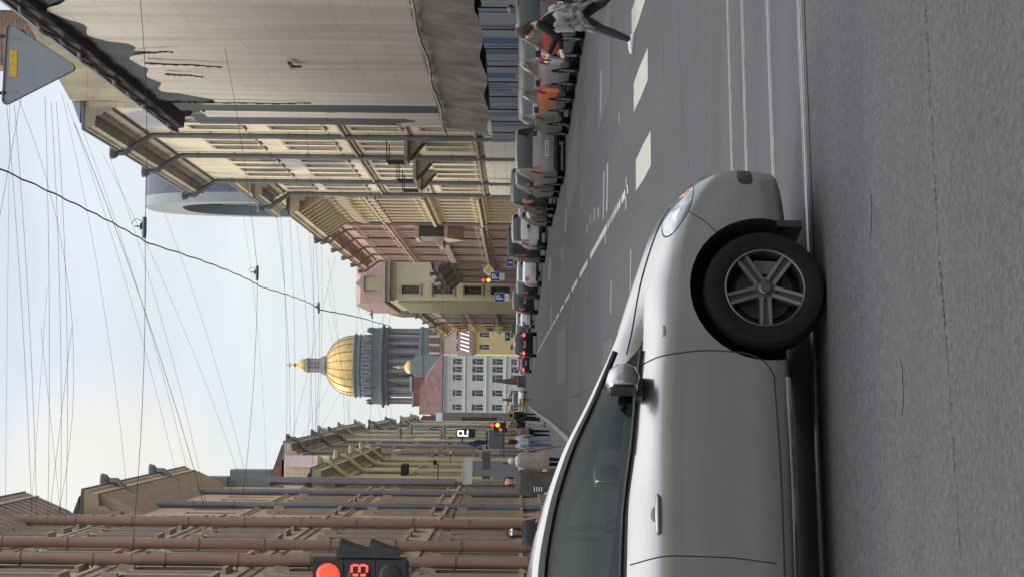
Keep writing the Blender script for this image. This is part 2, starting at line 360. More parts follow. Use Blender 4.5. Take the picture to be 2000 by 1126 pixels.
# ---------------------------------------------------------------- buildings
def window_mesh(key, w, h, frame, glass=pane, arch=False, mull=1, trans=.68):
    b = MB(); f = .07
    b.box(0, .0, 0, w, .015, h, 1) if not arch else b.ext([(w/2 + w/2*math.cos(t), .0, h - w/2 + w/2*math.sin(t)) for t in [math.pi*i/10 for i in range(11)]] + [(0,0,0),(w,0,0)], (0,0,0), (0,.015,0), 1)
    b.box(0, -.05, 0, f, -.002, h - (w/2 if arch else 0), 0); b.box(w-f, -.05, 0, w, -.002, h - (w/2 if arch else 0), 0)
    b.box(f, -.05, 0, w-f, -.002, f, 0)
    if arch: b.tube([(w/2 + (w/2-.03)*math.cos(t), -.03, h - w/2 + (w/2-.03)*math.sin(t)) for t in [math.pi*i/10 for i in range(11)]], .04, 5, 0)
    else: b.box(f, -.05, h-f, w-f, -.002, h, 0)
    for k in range(mull):
        x = w*(k+1)/(mull+1); b.box(x-.035, -.04, f, x+.035, -.002, h*trans-.03, 0)
    b.box(f, -.045, h*trans-.03, w-f, -.003, h*trans+.03, 0)
    return b.mesh(key, [frame, glass])
def trim_mesh(key, w, h, mt, style, arch=False):
    b = MB(); t = .16
    b.box(-t, -.09, -.02, -.005, .0, h+t); b.box(w+.005, -.09, -.02, w+t, .0, h+t); b.box(-.003, -.085, h+.005, w+.003, .0, h+t-.003)
    b.box(-t-.06, -.2, -.16, w+t+.06, 0, -.025)
    if style == 'hood':
        b.prof([(0,h+t+.05),(-.16,h+t+.1),(-.34,h+t+.26),(-.36,h+t+.34),(0,h+t+.36)], -t-.14, w+t+.14)
        for x in (-t-.02, w+.03): b.prof([(0,h-.25),(-.1,h-.2),(-.2,h+t+.04),(0,h+t+.045)], x, x+.13)
    if style == 'ped':
        z = h+t+.06; b.ext([(-t-.15,0,z),(w+t+.15,0,z),(w+t+.15,0,z+.1),(w/2,0,z+.62),(-t-.15,0,z+.1)], (0,0,0), (0,-.34,0))
    if style == 'arch':
        z = h+t+.02; b.ext([(w/2+(w/2+t)*math.cos(a), 0, z+.5*math.sin(a)) for a in [math.pi*i/8 for i in range(9)]], (0,0,0), (0,-.28,0))
    if style == 'flat': b = MB(); b.box(-.14,-.035,-.1,-.003,0,h+.16); b.box(w+.003,-.035,-.1,w+.14,0,h+.16); b.box(-.002,-.03,h+.003,w+.002,0,h+.15); b.box(-.2,-.11,-.2,w+.2,0,-.105)
    if style == 'key':
        b.prof([(0,h+.02),(-.17,h+.02),(-.22,h+.5),(0,h+.5)], w/2-.14, w/2+.14)
    return b.mesh(key, mt)
def cornice_prof(z, out, hgt):
    return [(0,z-hgt),(-out*.15,z-hgt),(-out*.18,z-hgt*.72),(-out*.35,z-hgt*.62),(-out*.38,z-hgt*.42),(-out*.86,z-hgt*.38),(-out*.88,z-hgt*.18),(-out*.97,z-hgt*.1),(-out,z),(0,z)]
def downpipe(root, s, z0, ztop, out, mt, r=.1, top=True, bands=2.0, y=-.19, hopper=True):
    b = MB()
    pts = [(s,y-.05,z0+.18),(s,y,z0+.5),(s,y,ztop-1.7)] 
    if top: pts += [(s, y-.05, ztop-1.5), (s,-out+.05,ztop-.45),(s,-out-.12,ztop-.3),(s,-out-.12,ztop+.1)]
    else: pts += [(s,y,ztop)]
    b.tube(pts, r, 10)
    z = z0+1
    while z < ztop-2:
        b.tube([(s,y,z),(s,y,z+.07)], r*1.22, 10); b.box(s-.015, y, z+.02, s+.015, 0, z+.05); z += bands
    if top and hopper: b.tube([(s,-out-.12,ztop+.08),(s,-out-.12,ztop+.2),(s,-out-.12,ztop+.45),(s,-out-.12,ztop+.5)], [r*1.1,r*1.9,r*2.3,r*2.1], 10)
    return b.build('downpipe', mt, root, smooth=40)
BN = [0]
def building(name, label, o, rz, W, D, H, wall, trim, floors, bays, cornice=(.8,1.2), strings=(), pipes=(), pipe_mat=None, roofm=None, roof_h=2.4,
             quoin=0, pil=(), base=None, frame=None, brackets=0, pipe_r=.1, cat='building', roof=True, margin=1.2, z0=0, piped={}, cols_=None):
    """floors: (sill z, window height, window width, trim style, arch)"""
    BN[0] += 1; root = empty(name, o, rz, label, cat)
    frame = frame or whitep; xs = [0]; cols = []
    p = (W - 2*margin)/bays
    cols = list(cols_) if cols_ else [margin + p*(i+.5) for i in range(bays)]
    b = MB(); DEP = .24
    mw = max(f[2] for f in floors) if floors else 1
    # vertical strips between and at the windows
    zs = [0]
    for f in floors: zs += [f[0], f[0]+f[1]]
    zs.append(H)
    def wq(x0,x1,a,c):
        if x1-x0 > 1e-4 and c-a > 1e-4: b.q([(x0,0,a),(x1,0,a),(x1,0,c),(x0,0,c)])
    for zi in range(len(zs)-1):
        a, c = zs[zi], zs[zi+1]
        if zi % 2 == 0: wq(0, W, a, c)
        else:
            f = floors[zi//2]; x = 0
            for cx in cols:
                wq(x, cx-f[2]/2, a, c); x = cx+f[2]/2
                l, r_ = cx-f[2]/2, cx+f[2]/2
                b.q([(l,0,a),(l,DEP,a),(l,DEP,c),(l,0,c)]); b.q([(r_,0,a),(r_,0,c),(r_,DEP,c),(r_,DEP,a)])
                b.q([(l,0,c),(l,DEP,c),(r_,DEP,c),(r_,0,c)]); b.q([(l,0,a),(r_,0,a),(r_,DEP,a),(l,DEP,a)])
            wq(x, W, a, c)
    b.q([(0,0,0),(0,0,H),(0,D,H),(0,D,0)]); b.q([(W,0,0),(W,D,0),(W,D,H),(W,0,H)]); b.q([(0,D,0),(0,D,H),(W,D,H),(W,D,0)]); b.q([(0,0,H),(W,0,H),(W,D,H),(0,D,H)])
    b.build('wall', wall, root)
    for fi, f in enumerate(floors):
        wm = window_mesh('window', f[2], f[1], frame, pane if fi % 2 else pane, f[4] if len(f) > 4 else False)
        tm = trim_mesh('window_surround', f[2], f[1], trim, f[3]) if f[3] else None
        for cx in cols:
            put('window', wm, root, (cx-f[2]/2, DEP-.02, f[0]))
            if tm: put('window_surround', tm, root, (cx-f[2]/2, -.001, f[0]))
    if cornice:
        b = MB(); b.prof(cornice_prof(H, *cornice), -.12, W+.12); b.build('cornice', trim, root)
        b = MB(); b.prof([(-cornice[0]-.06,H+.004),(-cornice[0]-.06,H+.1),(.3,H+.22),(.3,H+.004)], -.15, W+.15); b.build('gutter', zincd, root)
        if brackets:
            n = int(W/brackets)
            b = MB(); bw_ = min(.3, brackets*.12); b.prof([(-.02,H-cornice[1]*1.5),(-cornice[0]*.25,H-cornice[1]*1.3),(-cornice[0]*.8,H-cornice[1]*.5),(-cornice[0]*.82,H-cornice[1]*.36),(-.02,H-cornice[1]*.36)], -bw_, bw_)
            bm_ = b.mesh('cornice_bracket', trim)
            for k in range(n): put('cornice_bracket', bm_, root, (W*(k+.5)/n, 0, 0))
    for (z, out, hh) in strings:
        b = MB(); b.prof([(0,z-hh*.6),(-out*.4,z-hh*.5),(-out*.55,z-hh*.1),(-out,z),(-out,z+hh*.3),(-out*.3,z+hh*.42),(0,z+hh*.5)], -.03, W+.03); b.build('string_course', trim, root)
    if base:
        zt, mt = base; b = MB(); b.box(-.02, -.12, 0, W+.02, -.001, zt); b.build('plinth', mt, root)
    if pil:
        z1, z2, wd = pil; b = MB()
        for i in range(bays+1):
            x = margin + p*i; b.box(x-wd/2, -.1, z1, x+wd/2, -.002, z2); b.box(x-wd/2-.08, -.18, z2-.35, x+wd/2+.08, -.003, z2-.01); b.box(x-wd/2-.06, -.15, z1+.01, x+wd/2+.06, -.003, z1+.3)
        b.build('pilaster', trim, root)
    if quoin:
        for side_ in (0, 1):
          b = MB(); z = .6
          while z < H-cornice[1]-.6:
            k = int(z/quoin) % 2; wd = .75 if k else .5
            for x0, x1 in (((.0, wd), (W-wd, W))[side_],): b.box(x0-.03 if x0 == 0 else x0, -.06, z, x1 if x0 == 0 else x1+.03, -.003, z+quoin-.05)
            z += quoin
          b.build('quoin', trim, root)
    for i, s in enumerate(pipes): downpipe(root, s, 0, H, cornice[0] if cornice else .2, pipe_mat or zincd, pipe_r, **piped)
    if roof:
        b = MB(); o_ = cornice[0]-.1 if cornice else 0
        b.prof([(-o_+.2,H+.23),(D*.5,H+.23+roof_h),(D,H+.23)], .02, W-.02); b.build('roof', roofm or zincd, root)
    return root

manm = M('manhole_iron', (.03,.03,.031), .6, .4, var=.3, scale=12)
for (ix, iy, r_, lab) in ((1150,560,.34,'round iron manhole cover in the street ahead'),):
    x_, y_ = g(ix, iy); b = MB(); b.lathe([(0,.009),(r_,.009),(r_,.004)], 28, (x_, y_, 0)); tag(b.build('manhole_cover', manm), lab, 'manhole cover')
stainm = M('oil_stain', (.033,.033,.035), .75, var=.3, scale=2)
rs = random.Random(3)
for (ix, iy, sx, sy) in ((1290,120,.25,.12),(1100,500,.5,1.5),(1135,380,.5,1.2),(1700,420,.10,.05),(1760,760,.12,.07),(1120,620,.4,1.4)):
    x_, y_ = g(ix, iy); n_ = 22; b = MB(); b.q([(x_+sx*math.cos(2*math.pi*k/n_)*rs.uniform(.7,1.15), y_+sy*math.sin(2*math.pi*k/n_)*rs.uniform(.7,1.15), .0025) for k in range(n_)]); tag(b.build('oil_stain', stainm), kind='structure')
# square-cut repair patches with tar edges
for (x0,y0,x1,y1) in ((5.2,38,7.0,43.5),(.4,70,2.2,84),(5.6,58,7.4,70),(-.4,36,.9,40)):
    b = MB(); b.q([(x0,y0,.003),(x1,y0+.15,.003),(x1+.04,y1,.003),(x0-.05,y1+.1,.003)]); tag(b.build('asphalt_patch', M('patch_dark', (.034,.035,.038), .75, var=.12, scale=6)), kind='structure')
# ---------------------------------------------------------------- right side of the street (facades face -x)
XR = 13.0
def right(y0, y1, x=XR, z=.13): return (x, y1, z), R(-90), y1 - y0       # local x runs from the far end to the near end
ywall = plaster('yellow_plaster', (.74,.65,.46), .9, .42, .86, stain=(.33,.34,.36), stain_amt=.95)
ytrim = plaster('yellow_trim', (.36,.32,.25), var=.3)
cream = plaster('cream_ground_floor', (.66,.64,.52), 1.4, .7, .82, var=.06)
creamb = plaster('cream_band', (.52,.50,.36), var=.1)
frd = M('frame_brown', (.14,.09,.06), .6)
frw = M('frame_white', (.42,.41,.38), .6, var=.2)
FY = [(3.95,2.3,1.1,'flat'),(7.4,2.3,1.15,'flat'),(11.2,2.5,1.15,'flat'),(15.2,2.5,1.15,'flat')]
gpr = M('grey_pipe', (.17,.18,.19), .5, .3, var=.2, streak=True)
o, a, W = right(137.4, 144)
yb2 = building('apartment_building', 'lower end of the pale yellow houses, its eaves stepping down beside the zinc arch', o, a, W, 14, 17.9, ywall, ytrim, FY[:3]+[(14.6,1.6,1.1,'flat')], 2, (1.0,1.2),
    strings=((3.55,.2,.4),(6.95,.1,.2),(10.2,.2,.4)), cols_=(2.4,4.9), pipes=(.55,), pipe_mat=gpr, roofm=zinc, frame=frw, roof_h=.3, pipe_r=.14)
b = MB(); b.box(.02,-.16,0,W-.02,-.001,3.2); b.build('ground_floor_facing', cream, yb2)
o, a, W = right(101.8, 137.2)
yb = building('apartment_building', 'pale yellow plastered apartment building with grey stained patches and three grey downpipes', o, a, W, 14, 21.6, ywall, ytrim,
    FY, 10, (1.0,1.3), strings=((3.55,.2,.4),(6.95,.1,.2),(10.2,.2,.4)), cols_=(4.6,7.3,10.1,12.9,19.3,21.7,24.0,28.4,30.9,33.3),
    pipes=(2.2, 16.7, 26.2), pipe_mat=gpr, roofm=zinc, frame=frw, roof_h=3, pipe_r=.14)
b = MB(); b.box(-.02,-.16,0,W+.02,-.001,3.2); b.build('ground_floor_facing', cream, yb)
for yy_ in (5, 15, 27): 
    b = MB(); b.box(yy_-.35,-.2,0,yy_+.35,-.162,3.19); b.build('ground_floor_pier', creamb, yb)
# balconies and brackets on the yellow house
for s in (7.0, 13.0, 23.0):
    b = MB(); b.box(s-1.2,-1.15,7.15,s+1.2,-.02,7.32,0)
    for k in range(17):
        x = s-1.15+2.3*k/16; b.box(x-.012,-1.12,7.33,x+.012,-1.1,8.2,1)
    b.box(s-1.18,-1.14,8.2,s+1.18,-1.08,8.25,1)
    for x in (s-1.17,s+1.15): b.box(x,-1.1,8.2,x+.03,-.05,8.25,1); 
    for x in (s-.9, s+.9): b.prof([(-.02,6.3),(-.12,6.35),(-.9,7.0),(-.95,7.145),(-.02,7.145)], x-.1, x+.1, 0)
    b.build('balcony', [ytrim, iron], yb)
# its bare party wall and attic seen above the draped roof
pw = MB(); pw.box(W+.003, .3, 14, W+.5, 13.9, 21.4); 
brickm = plaster('peeling_party_wall', (.50,.42,.28), .0, stain=(.26,.17,.11), stain_amt=.9, var=.3)
pw.ext([(W+.003,.3,21.41),(W+.003,13.9,21.41),(W+.003,13.9,26.6),(W+.003,8,26.6),(W+.003,.3,22.2)],(0,0,0),(.49,0,0)); pw.build('party_wall', brickm, yb)
ch = MB(); ch.box(W-2.4, 2.0, 21.9, W-.4, 4.6, 26.5, 0); ch.box(W-2.6, 1.8, 26.5, W-.2, 4.8, 26.9, 1); ch.box(W-1.6,6.5,21.9,W-.3,9.5,27.5,0); ch.box(W-1.7,6.4,27.5,W-.2,9.6,27.8,1)
ch.build('chimney', [plaster('old_brick', (.30,.20,.15), .5, .16, .6, stain=(.40,.34,.24), stain_amt=.9, var=.3), zinc], yb)

# ---- draped building
dwall = plaster('dark_old_plaster', (.10,.10,.10), var=.3)
o, a, W = right(52, 101.6)
db = building('draped_building', 'building under renovation wrapped in a sagging grey beige printed sheet', o, a, W, 14, 17.4, dwall, M('dark_cornice', (.045,.042,.042), .8, var=.4, scale=3, bump=.4),
    [], 9, (1.05,1.15), roofm=M('rusty_roof', (.10,.06,.05), .8, var=.4, scale=1), roof_h=1.2, cat='building', strings=((16.0,.2,.25),))
# torn gutter with hanging lumps at the eaves
b = MB()
b.tube([(s, -1.14-.05*math.sin(s*.7), 17.25-.10*abs(math.sin(s*.43))-.08*math.sin(s*1.9)+random.uniform(-.03,.03)) for s in np.linspace(-.2, W, 140)], [.055+.03*abs(math.sin(k*.37)) for k in range(140)], 6)
b.build('broken_gutter', M('gutter_rust', (.06,.045,.04), .8, var=.5, scale=4), db)
def drape_mat():
    mt = bpy.data.materials.new('renovation_sheet'); mt.use_nodes = True; nt = mt.node_tree; bs = nt.nodes['Principled BSDF']; bs.inputs['Roughness'].default_value = .8; bs.inputs['Specular IOR Level'].default_value = .2
    N = nt.nodes.new; L = nt.links.new; tc = N('ShaderNodeTexCoord'); sp = N('ShaderNodeSeparateXYZ'); L(tc.outputs['Object'], sp.inputs[0]); cb = N('ShaderNodeCombineXYZ'); L(sp.outputs[0], cb.inputs[0]); L(sp.outputs[2], cb.inputs[1])
    bk = N('ShaderNodeTexBrick'); bk.inputs['Scale'].default_value = 1; bk.inputs['Brick Width'].default_value = 3.2; bk.inputs['Row Height'].default_value = 1.25; bk.inputs['Mortar Size'].default_value = .013; bk.offset = .35; bk.squash = 1
    bk.inputs['Color1'].default_value = (.53,.475,.41,1); bk.inputs['Color2'].default_value = (.50,.45,.39,1); bk.inputs['Mortar'].default_value = (.38,.34,.30,1); bk.inputs['Mortar Smooth'].default_value = .3; L(cb.outputs[0], bk.inputs[0])
    mp = N('ShaderNodeMapping'); mp.inputs['Scale'].default_value = (.5,.035,1); L(cb.outputs[0], mp.inputs[0]); nz = N('ShaderNodeTexNoise'); nz.inputs['Scale'].default_value = 2.2; nz.inputs['Detail'].default_value = 8; L(mp.outputs[0], nz.inputs[0])
    mr = N('ShaderNodeMapRange'); mr.inputs[1].default_value = .3; mr.inputs[2].default_value = .7; mr.inputs[3].default_value = .8; mr.inputs[4].default_value = 1.15; L(nz.outputs[0], mr.inputs[0])
    vm = N('ShaderNodeVectorMath'); vm.operation = 'SCALE'; L(bk.outputs[0], vm.inputs[0]); L(mr.outputs[0], vm.inputs['Scale']); L(vm.outputs[0], bs.inputs['Base Color']); return mt
dm = drape_mat(); netm = M('scaffold_net', (.045,.055,.058), .9, var=.25, scale=1, streak=True)
def cloth(name, s0, s1, z0f, z1f, y0, mt, amp=.06, ns=160, nz_=24, seed=1, flare=0):
    rr = random.Random(seed); ph = [rr.uniform(0,6.28) for _ in range(8)]
    b = MB(); nrow = nz_+1
    def yv(s, t):
        v = y0 - flare*(1-t)
        v += amp*(math.sin(s*1.9+ph[0]+.6*math.sin(t*3+ph[1]))*.5 + math.sin(s*4.3+ph[2]+t*2)*.28 + math.sin(s*.7+ph[3]+t*4)*.5)
        return v
    for i in range(ns+1):
        s = s0 + (s1-s0)*i/ns; za, zb_ = z0f(s), z1f(s)
        for j in range(nrow):
            t = j/nz_; b.v.append((s, yv(s, t), za + (zb_-za)*t))
    for i in range(ns):
        for j in range(nz_):
            n = i*nrow+j; b.f.append((n, n+nrow, n+nrow+1, n+1)); b.m.append(0)
    o = b.build(name, mt, db, smooth=60); return o
# local s: 0 = far end (y=101.6), grows towards the camera
top = lambda s: 16.1 + .5*math.sin(s*.45+1) + .35*math.sin(s*1.3) - (.9 if 4 < s < 22 else 0)*(.5+.5*math.sin(s*.9))
cloth('drape', 7.2, W, lambda s: 4.75+.06*math.sin(s*.8), top, -.75, dm, .04, 260)
cloth('drape', 2.6, 4.6, lambda s: 4.7, lambda s: 15.5, -.73, dm, .03, 12, seed=3)
cloth('scaffold_net', 4.62, 7.18, lambda s: 4.9, lambda s: 16.4, -.70, netm, .02, 14, seed=4)
cloth('scaffold_net', -.1, 2.58, lambda s: 6.6+.5*math.sin(s*3), lambda s: 16.2, -.70, netm, .03, 14, seed=5)
cloth('drape', -.2, 2.58, lambda s: 4.6, lambda s: 6.9, -.68, dm, .04, 14, seed=6)
cloth('scaffold_net', 7.2, W, lambda s: top(s)-1.2, lambda s: 17.0, -.62, netm, .06, 200, seed=7)
# dark tears hanging on the sheet
def tear(s, z0, z1, w): 
    n = 14; b = MB(); ph_ = random.random()*6
    for k in range(n):
        t = k/n; zz = z1-(z1-z0)*t; ww = w*(1-t)*random.uniform(.6,1.2)+.02; sx = s+.35*math.sin(t*2.5+ph_)+.08*math.sin(t*11+ph_)
        b.box(sx-ww/2, -.92-.02*(k%2), zz-(z1-z0)/n, sx+ww/2, -.88, zz)
    b.build('torn_net_strip', netm, db)
for s, z0, z1, w_ in ((19.6,12.6,15.4,.22),(16.8,13.7,15.1,.25),(9.2,10.2,15.0,.1),(22.5,13.9,15.4,.15)): tear(s, z0, z1, w_)
skirtm = M('crumpled_tarp', (.20,.175,.145), .85, var=.35, scale=.9, bump=.3, bscale=6)
cloth('tarp_skirt', -.3, W, lambda s: 2.75+.10*math.sin(s*.6), lambda s: 4.95, -.82, skirtm, .075, 300, 14, seed=9, flare=.3)
b = MB(); b.tube([(s, -1.0-.02*math.sin(s*1.3), 4.8+.05*math.sin(s*.5)+.012*math.sin(s*2.7)) for s in np.linspace(-.2, W, 120)], .05, 6); b.build('hem_rope', M('hem', (.34,.30,.25), .8), db, smooth=50)
b = MB(); b.box(19.4,-.95,9.9,20.6,-.86,10.02); b.box(19.5,-.94,9.6,19.6,-.86,9.9); b.build('wall_anchor', rust, db)
# hoarding in front of it
fr = empty('hoarding', (XR-1.5, 101, .13), R(-90), 'site hoarding of corrugated sheets, blue paint half covered with grey', 'fence')
blue = M('blue_sheet', (.05,.11,.25), .6, var=.25, scale=1.2); greysh = M('grey_sheet', (.27,.285,.31), .6, var=.2, scale=1.5)
s = 0; k = 0
while s < 48:
    b = MB(); n = 12; ww = 3.9
    pts = []
    for i in range(n+1): pts.append((s+ww*i/n, -.012*(i % 2), 0))
    zt = 2.62+random.uniform(-.05,.08)
    for i in range(n):
        p, q = pts[i], pts[i+1]; pat = zt*(.25+.5*random.random()) if i % 3 == 0 else pat
        b.q([(p[0],p[1],0),(q[0],q[1],0),(q[0],q[1],pat),(p[0],p[1],pat)], 1 if random.random() < .85 else 0); b.q([(p[0],p[1],pat),(q[0],q[1],pat),(q[0],q[1],zt),(p[0],p[1],zt)], 1 if random.random() < .7 else 0)
    b.build('fence_sheet', [blue, greysh], fr); 
    b = MB(); b.box(s+ww+.0,-.045,0,s+ww+.06,.0,zt+.02); b.build('fence_post', iron, fr); s += ww+.06; k += 1

# ---- ochre building with big brackets, setback attic
ochre = plaster('ochre_plaster', (.66,.54,.36), 1.0, .45, .72, var=.2); otrim = plaster('ochre_trim', (.58,.47,.31), var=.2)
o, a, W = right(144.3, 168)
ob = building('apartment_building', 'ochre apartment building with deep bracketed cornice and arched windows, beside the pale yellow one', o, a, W, 14, 16.4, ochre, otrim,
    [(.9,2.6,1.3,'key',True),(4.6,2.2,1.2,'hood'),(8.4,2.4,1.2,'arch',True),(12.1,2.0,1.1,'key')], 8, (1.5,1.5), strings=((4.0,.45,.6),(7.6,.45,.6),(11.5,.3,.4)), pipes=(.5,), pipe_mat=zincd, brackets=2.1, frame=frd, pil=(4.3,14.2,.5), roofm=zinc, roof_h=.1)
b = MB(); b.ball((0,0,0), .26, 8, 0, (1,.6,1.6)); fo_ = b.mesh('frieze_ornament', otrim, 60)
for k in range(22): put('frieze_ornament', fo_, ob, (.6+k*1.06,-.1,13.0+.35*(k%2)))
o, a, W = right(144.2, 182, 15.2)
building('rooftop_storey', 'cream set-back upper storey with a plain eaves above the ochre building', (15.2, 182, 14), a, 38, 10, 7.5, plaster('cream_attic', (.62,.48,.30), var=.1), otrim, [(5.1,1.3,1.0,None)], 16, (.9,.7), roofm=zinc, frame=frd, roof_h=1.5, cat='building')

# ---- arched zinc attic: barrel vault with its glazed arch towards the street
az = empty('arched_roof_attic', (17.0, 204.5, 21.6), 0, 'large arched attic roof of blue grey metal panels with a glazed white-rimmed arch', 'roof')
panel = plaster('zinc_panels', (.095,.11,.14), 2.2, 1.9, .45, var=.15, rough=.5)
hw, rise = 8.8, 14.4
arc = [(math.cos(t), math.sin(t)) for t in [math.pi*i/36 for i in range(37)]]
def sq(c, s_): return (math.copysign(abs(c)**.72, c), abs(s_)**.72)
arc = [sq(*p) for p in arc]
b = MB(); n = len(arc)
for x in (0.6, 12): b.v += [(x, c*hw, s_*rise) for c, s_ in arc]
for i in range(n-1): b.f.append((i, i+1, n+i+1, n+i)); b.m.append(0)
b.f.append(tuple(range(n, 2*n))); b.m.append(0)
b.build('vault', panel, az, smooth=40)
b = MB(); 
for x, k in ((-.3,1.0),(.62,1.0),(.62,.80),(-.3,.80)): b.v += [(x, c*hw*(k if k == 1 else .84), s_*rise*(1 if k == 1 else .76)) for c, s_ in arc]
for q in range(4):
    for i in range(n-1): b.f.append((q*n+i, q*n+i+1, ((q+1)%4)*n+i+1, ((q+1)%4)*n+i)); b.m.append(0)
b.build('arch_rim', M('arch_rim', (.24,.25,.26), .6, var=.08), az, smooth=40)
b = MB(); b.ext([(.9, c*hw*.84, s_*rise*.76) for c, s_ in arc], (0,0,0), (.1,0,0), 0)
for k in range(-6, 7):
    y = k*1.1; zt = rise*.76*max(0, 1-(abs(y)/(hw*.84))**2.6)**.45; b.box(.6, y-.08, 0, .88, y+.08, zt, 1)
for k in range(1, 4): b.box(.62, -hw*.8, k*2.2, .9, hw*.8, k*2.2+.1, 1)
b.build('arch_glazing', [pane, M('glazing_bar', (.33,.34,.35), .5)], az)

# ---- pink building
pink = plaster('pink_plaster', (.68,.48,.375), 1.1, .5, .7, var=.2); ptrim = plaster('pink_trim', (.54,.40,.32), var=.25); pinkd = M('brown_pipe_far', (.26,.15,.10), .6)
o, a, W = right(168.3, 218)
pb = building('apartment_building', 'salmon pink apartment building with pilasters, brown downpipes and a hipped corner bay', o, a, W, 14, 16.6, pink, ptrim,
    [(.9,2.6,1.2,'key'),(4.8,2.3,1.2,'ped'),(8.4,2.3,1.2,'hood'),(12.0,2.0,1.2,'key')], 17, (1.1,1.2), strings=((4.1,.5,.7),(7.7,.3,.5),(11.4,.35,.5),(14.4,.15,.3)), pipes=(1,11,22,33,43,49), pipe_mat=pinkd, frame=frd, pil=(4.4,14.2,.35), roofm=zinc, piped=dict(bands=3))
b = MB(); b.box(44,-1.2,6.8,49,-.02,7.05,0); b.box(44.1,-1.1,7.05,48.9,-.02,9.0,1); b.box(44,-1.2,9.0,49,-.02,9.3,0); b.ext([(44,-.02,6.8),(49,-.02,6.8),(46.5,-.02,5.6)], (0,0,0),(0,-1.2,0),0)
b.build('bay_window', [ptrim, pane], pb)
b = MB(); b.box(36,-1.3,7.4,41,-.02,7.7,0); b.ext([(38,-.02,7.4),(38,-1.2,7.4),(38,-.02,5.9)], (0,0,0),(2,0,0),0); b.build('canopy', ptrim, pb)
b = MB(); b.ext([(12,1,16.8),(22,1,16.8),(20,4,20.6),(14,4,20.6)], (0,0,0),(0,6,0),0); b.build('mansard_dormer', zinc, pb)
b = MB(); b.ext([(24.5,.6,16.8),(28,.6,16.8),(27.6,1.6,19.0),(25,1.6,19.0)], (0,0,0),(0,4,0),0); b.build('mansard_dormer', panel, pb)

# ---- low orange house, yellow-green corner house behind it
orange = plaster('orange_plaster', (.56,.34,.20), 1, .45, .75, var=.15); gtrim = plaster('greyish_trim', (.33,.29,.24), var=.2)
o, a, W = right(218.4, 258)
building('town_house', 'low orange two-storey house with grey downpipes beside the salmon pink building', o, a, W, 12, 9.6, orange, gtrim, [(1.1,2.3,1.4,'hood'),(5.3,2.2,1.3,'hood')], 9, (1.2,1.0), strings=((4.4,.3,.5),), pipes=(1,14,26,39), pipe_mat=zincd, frame=whitep, brackets=1.3, roofm=iron, roof_h=1.4)
yg = plaster('yellow_green_plaster', (.48,.43,.29), 0, stain=(.42,.37,.2), stain_amt=.3, var=.08); ygt = plaster('yellow_green_trim', (.40,.36,.22), var=.12)
xl = PX(840, 586, 262).x; xr = xl+13
g1 = building('corner_house', 'tall yellow green corner house with a column of arched windows and a pink mansard roof', (xl, 262, .1), 0, 10.5, 34, 16.9, yg, ygt, [(2.2,2.3,1.0,'key'),(5.6,2.0,1.0,'arch',True),(9.0,2.3,.95,'ped',True),(13.0,2.1,1.0,'key')], 2, (.9,1.0), strings=(), frame=frd, margin=0, cols_=(1.25,), roof=False, base=(2.0, orange))
b = MB(); 
b.prof([(-.6,17.1),(.6,20.1),(9,21.2),(34,20.8),(34,17.1)], -.4, 10.9); b.build('mansard_roof', M('pink_roof', (.30,.19,.16), .6, var=.15), g1)
b = MB(); b.box(1.2,-.5,17.2,2.6,1.5,19.6,0); b.ext([(1.0,-.7,19.6),(2.8,-.7,19.6),(1.9,-.7,20.6)],(0,0,0),(0,2,0),0); b.build('dormer', [ygt, zinc], g1)
b = MB()
for k in range(10): b.box(-.35, 1+k*3.3, 1, -.02, 2.2+k*3.3, 15.6, 0)
b.build('side_pilaster', ygt, g1)
def rr_(name, label, y0, y1, x, H, wall, trim, floors, bays, **k):
    o, a, W = right(y0, y1, x); return building(name, label, o, a, W, 12, H, wall, trim, floors, bays, **k)
mauve = plaster('mauve_plaster', (.42,.31,.27), var=.15)
m1 = rr_('apartment_building', 'mauve apartment building with iron balconies beyond the yellow green corner house', 296.5, 345, xl+.1, 14.6, mauve, gtrim, [(.8,2.6,1.4,'key'),(5,2.6,1.5,'hood'),(9.2,2.4,1.5,'key')], 8, pipes=(1,24,48), pipe_mat=pinkd, strings=((4.1,.4,.6),), roofm=iron)
for s in (8,20,32,44):
    for z in (4.6,8.8):
        b = MB(); b.box(s-1.5,-1.6,z,s+1.5,-.02,z+.2,0); b.box(s-1.5,-1.6,z+1.2,s+1.5,-1.5,z+1.3,1)
        for k in range(10): b.box(s-1.5+k*.33,-1.58,z+.2,s-1.42+k*.33,-1.52,z+1.2,1)
        b.build('balcony', [gtrim, iron], m1)
b = MB(); b.lathe([(2.2,14.9),(2.3,17),(2.0,18.6),(1.2,20),(.2,20.8)], 16, (42,1.5,0)); b.build('corner_turret', M('dark_turret', (.10,.07,.05), .6), m1, smooth=50)
b = MB(); b.box(20,.5,14.8,34,6,18.2); b.build('attic', M('white_attic', (.55,.50,.44), .8), m1)
rr_('apartment_building', 'cream and orange corner building with ornate balcony brackets near the far crossing', 345.3, 392, xl+.2, 14.0, plaster('apricot_plaster', (.62,.42,.24), var=.12), plaster('apricot_trim', (.66,.52,.28), var=.15), [(.8,2.6,1.4,'key'),(5,2.6,1.5,'hood'),(9.2,2.4,1.5,'key')], 8, cornice=(1.3,1.2), pipes=(1,24,46), pipe_mat=M('apricot_pipe', (.5,.34,.2)), strings=((4.3,.9,.9),(8.4,.4,.5)), roofm=whitep, roof_h=1)

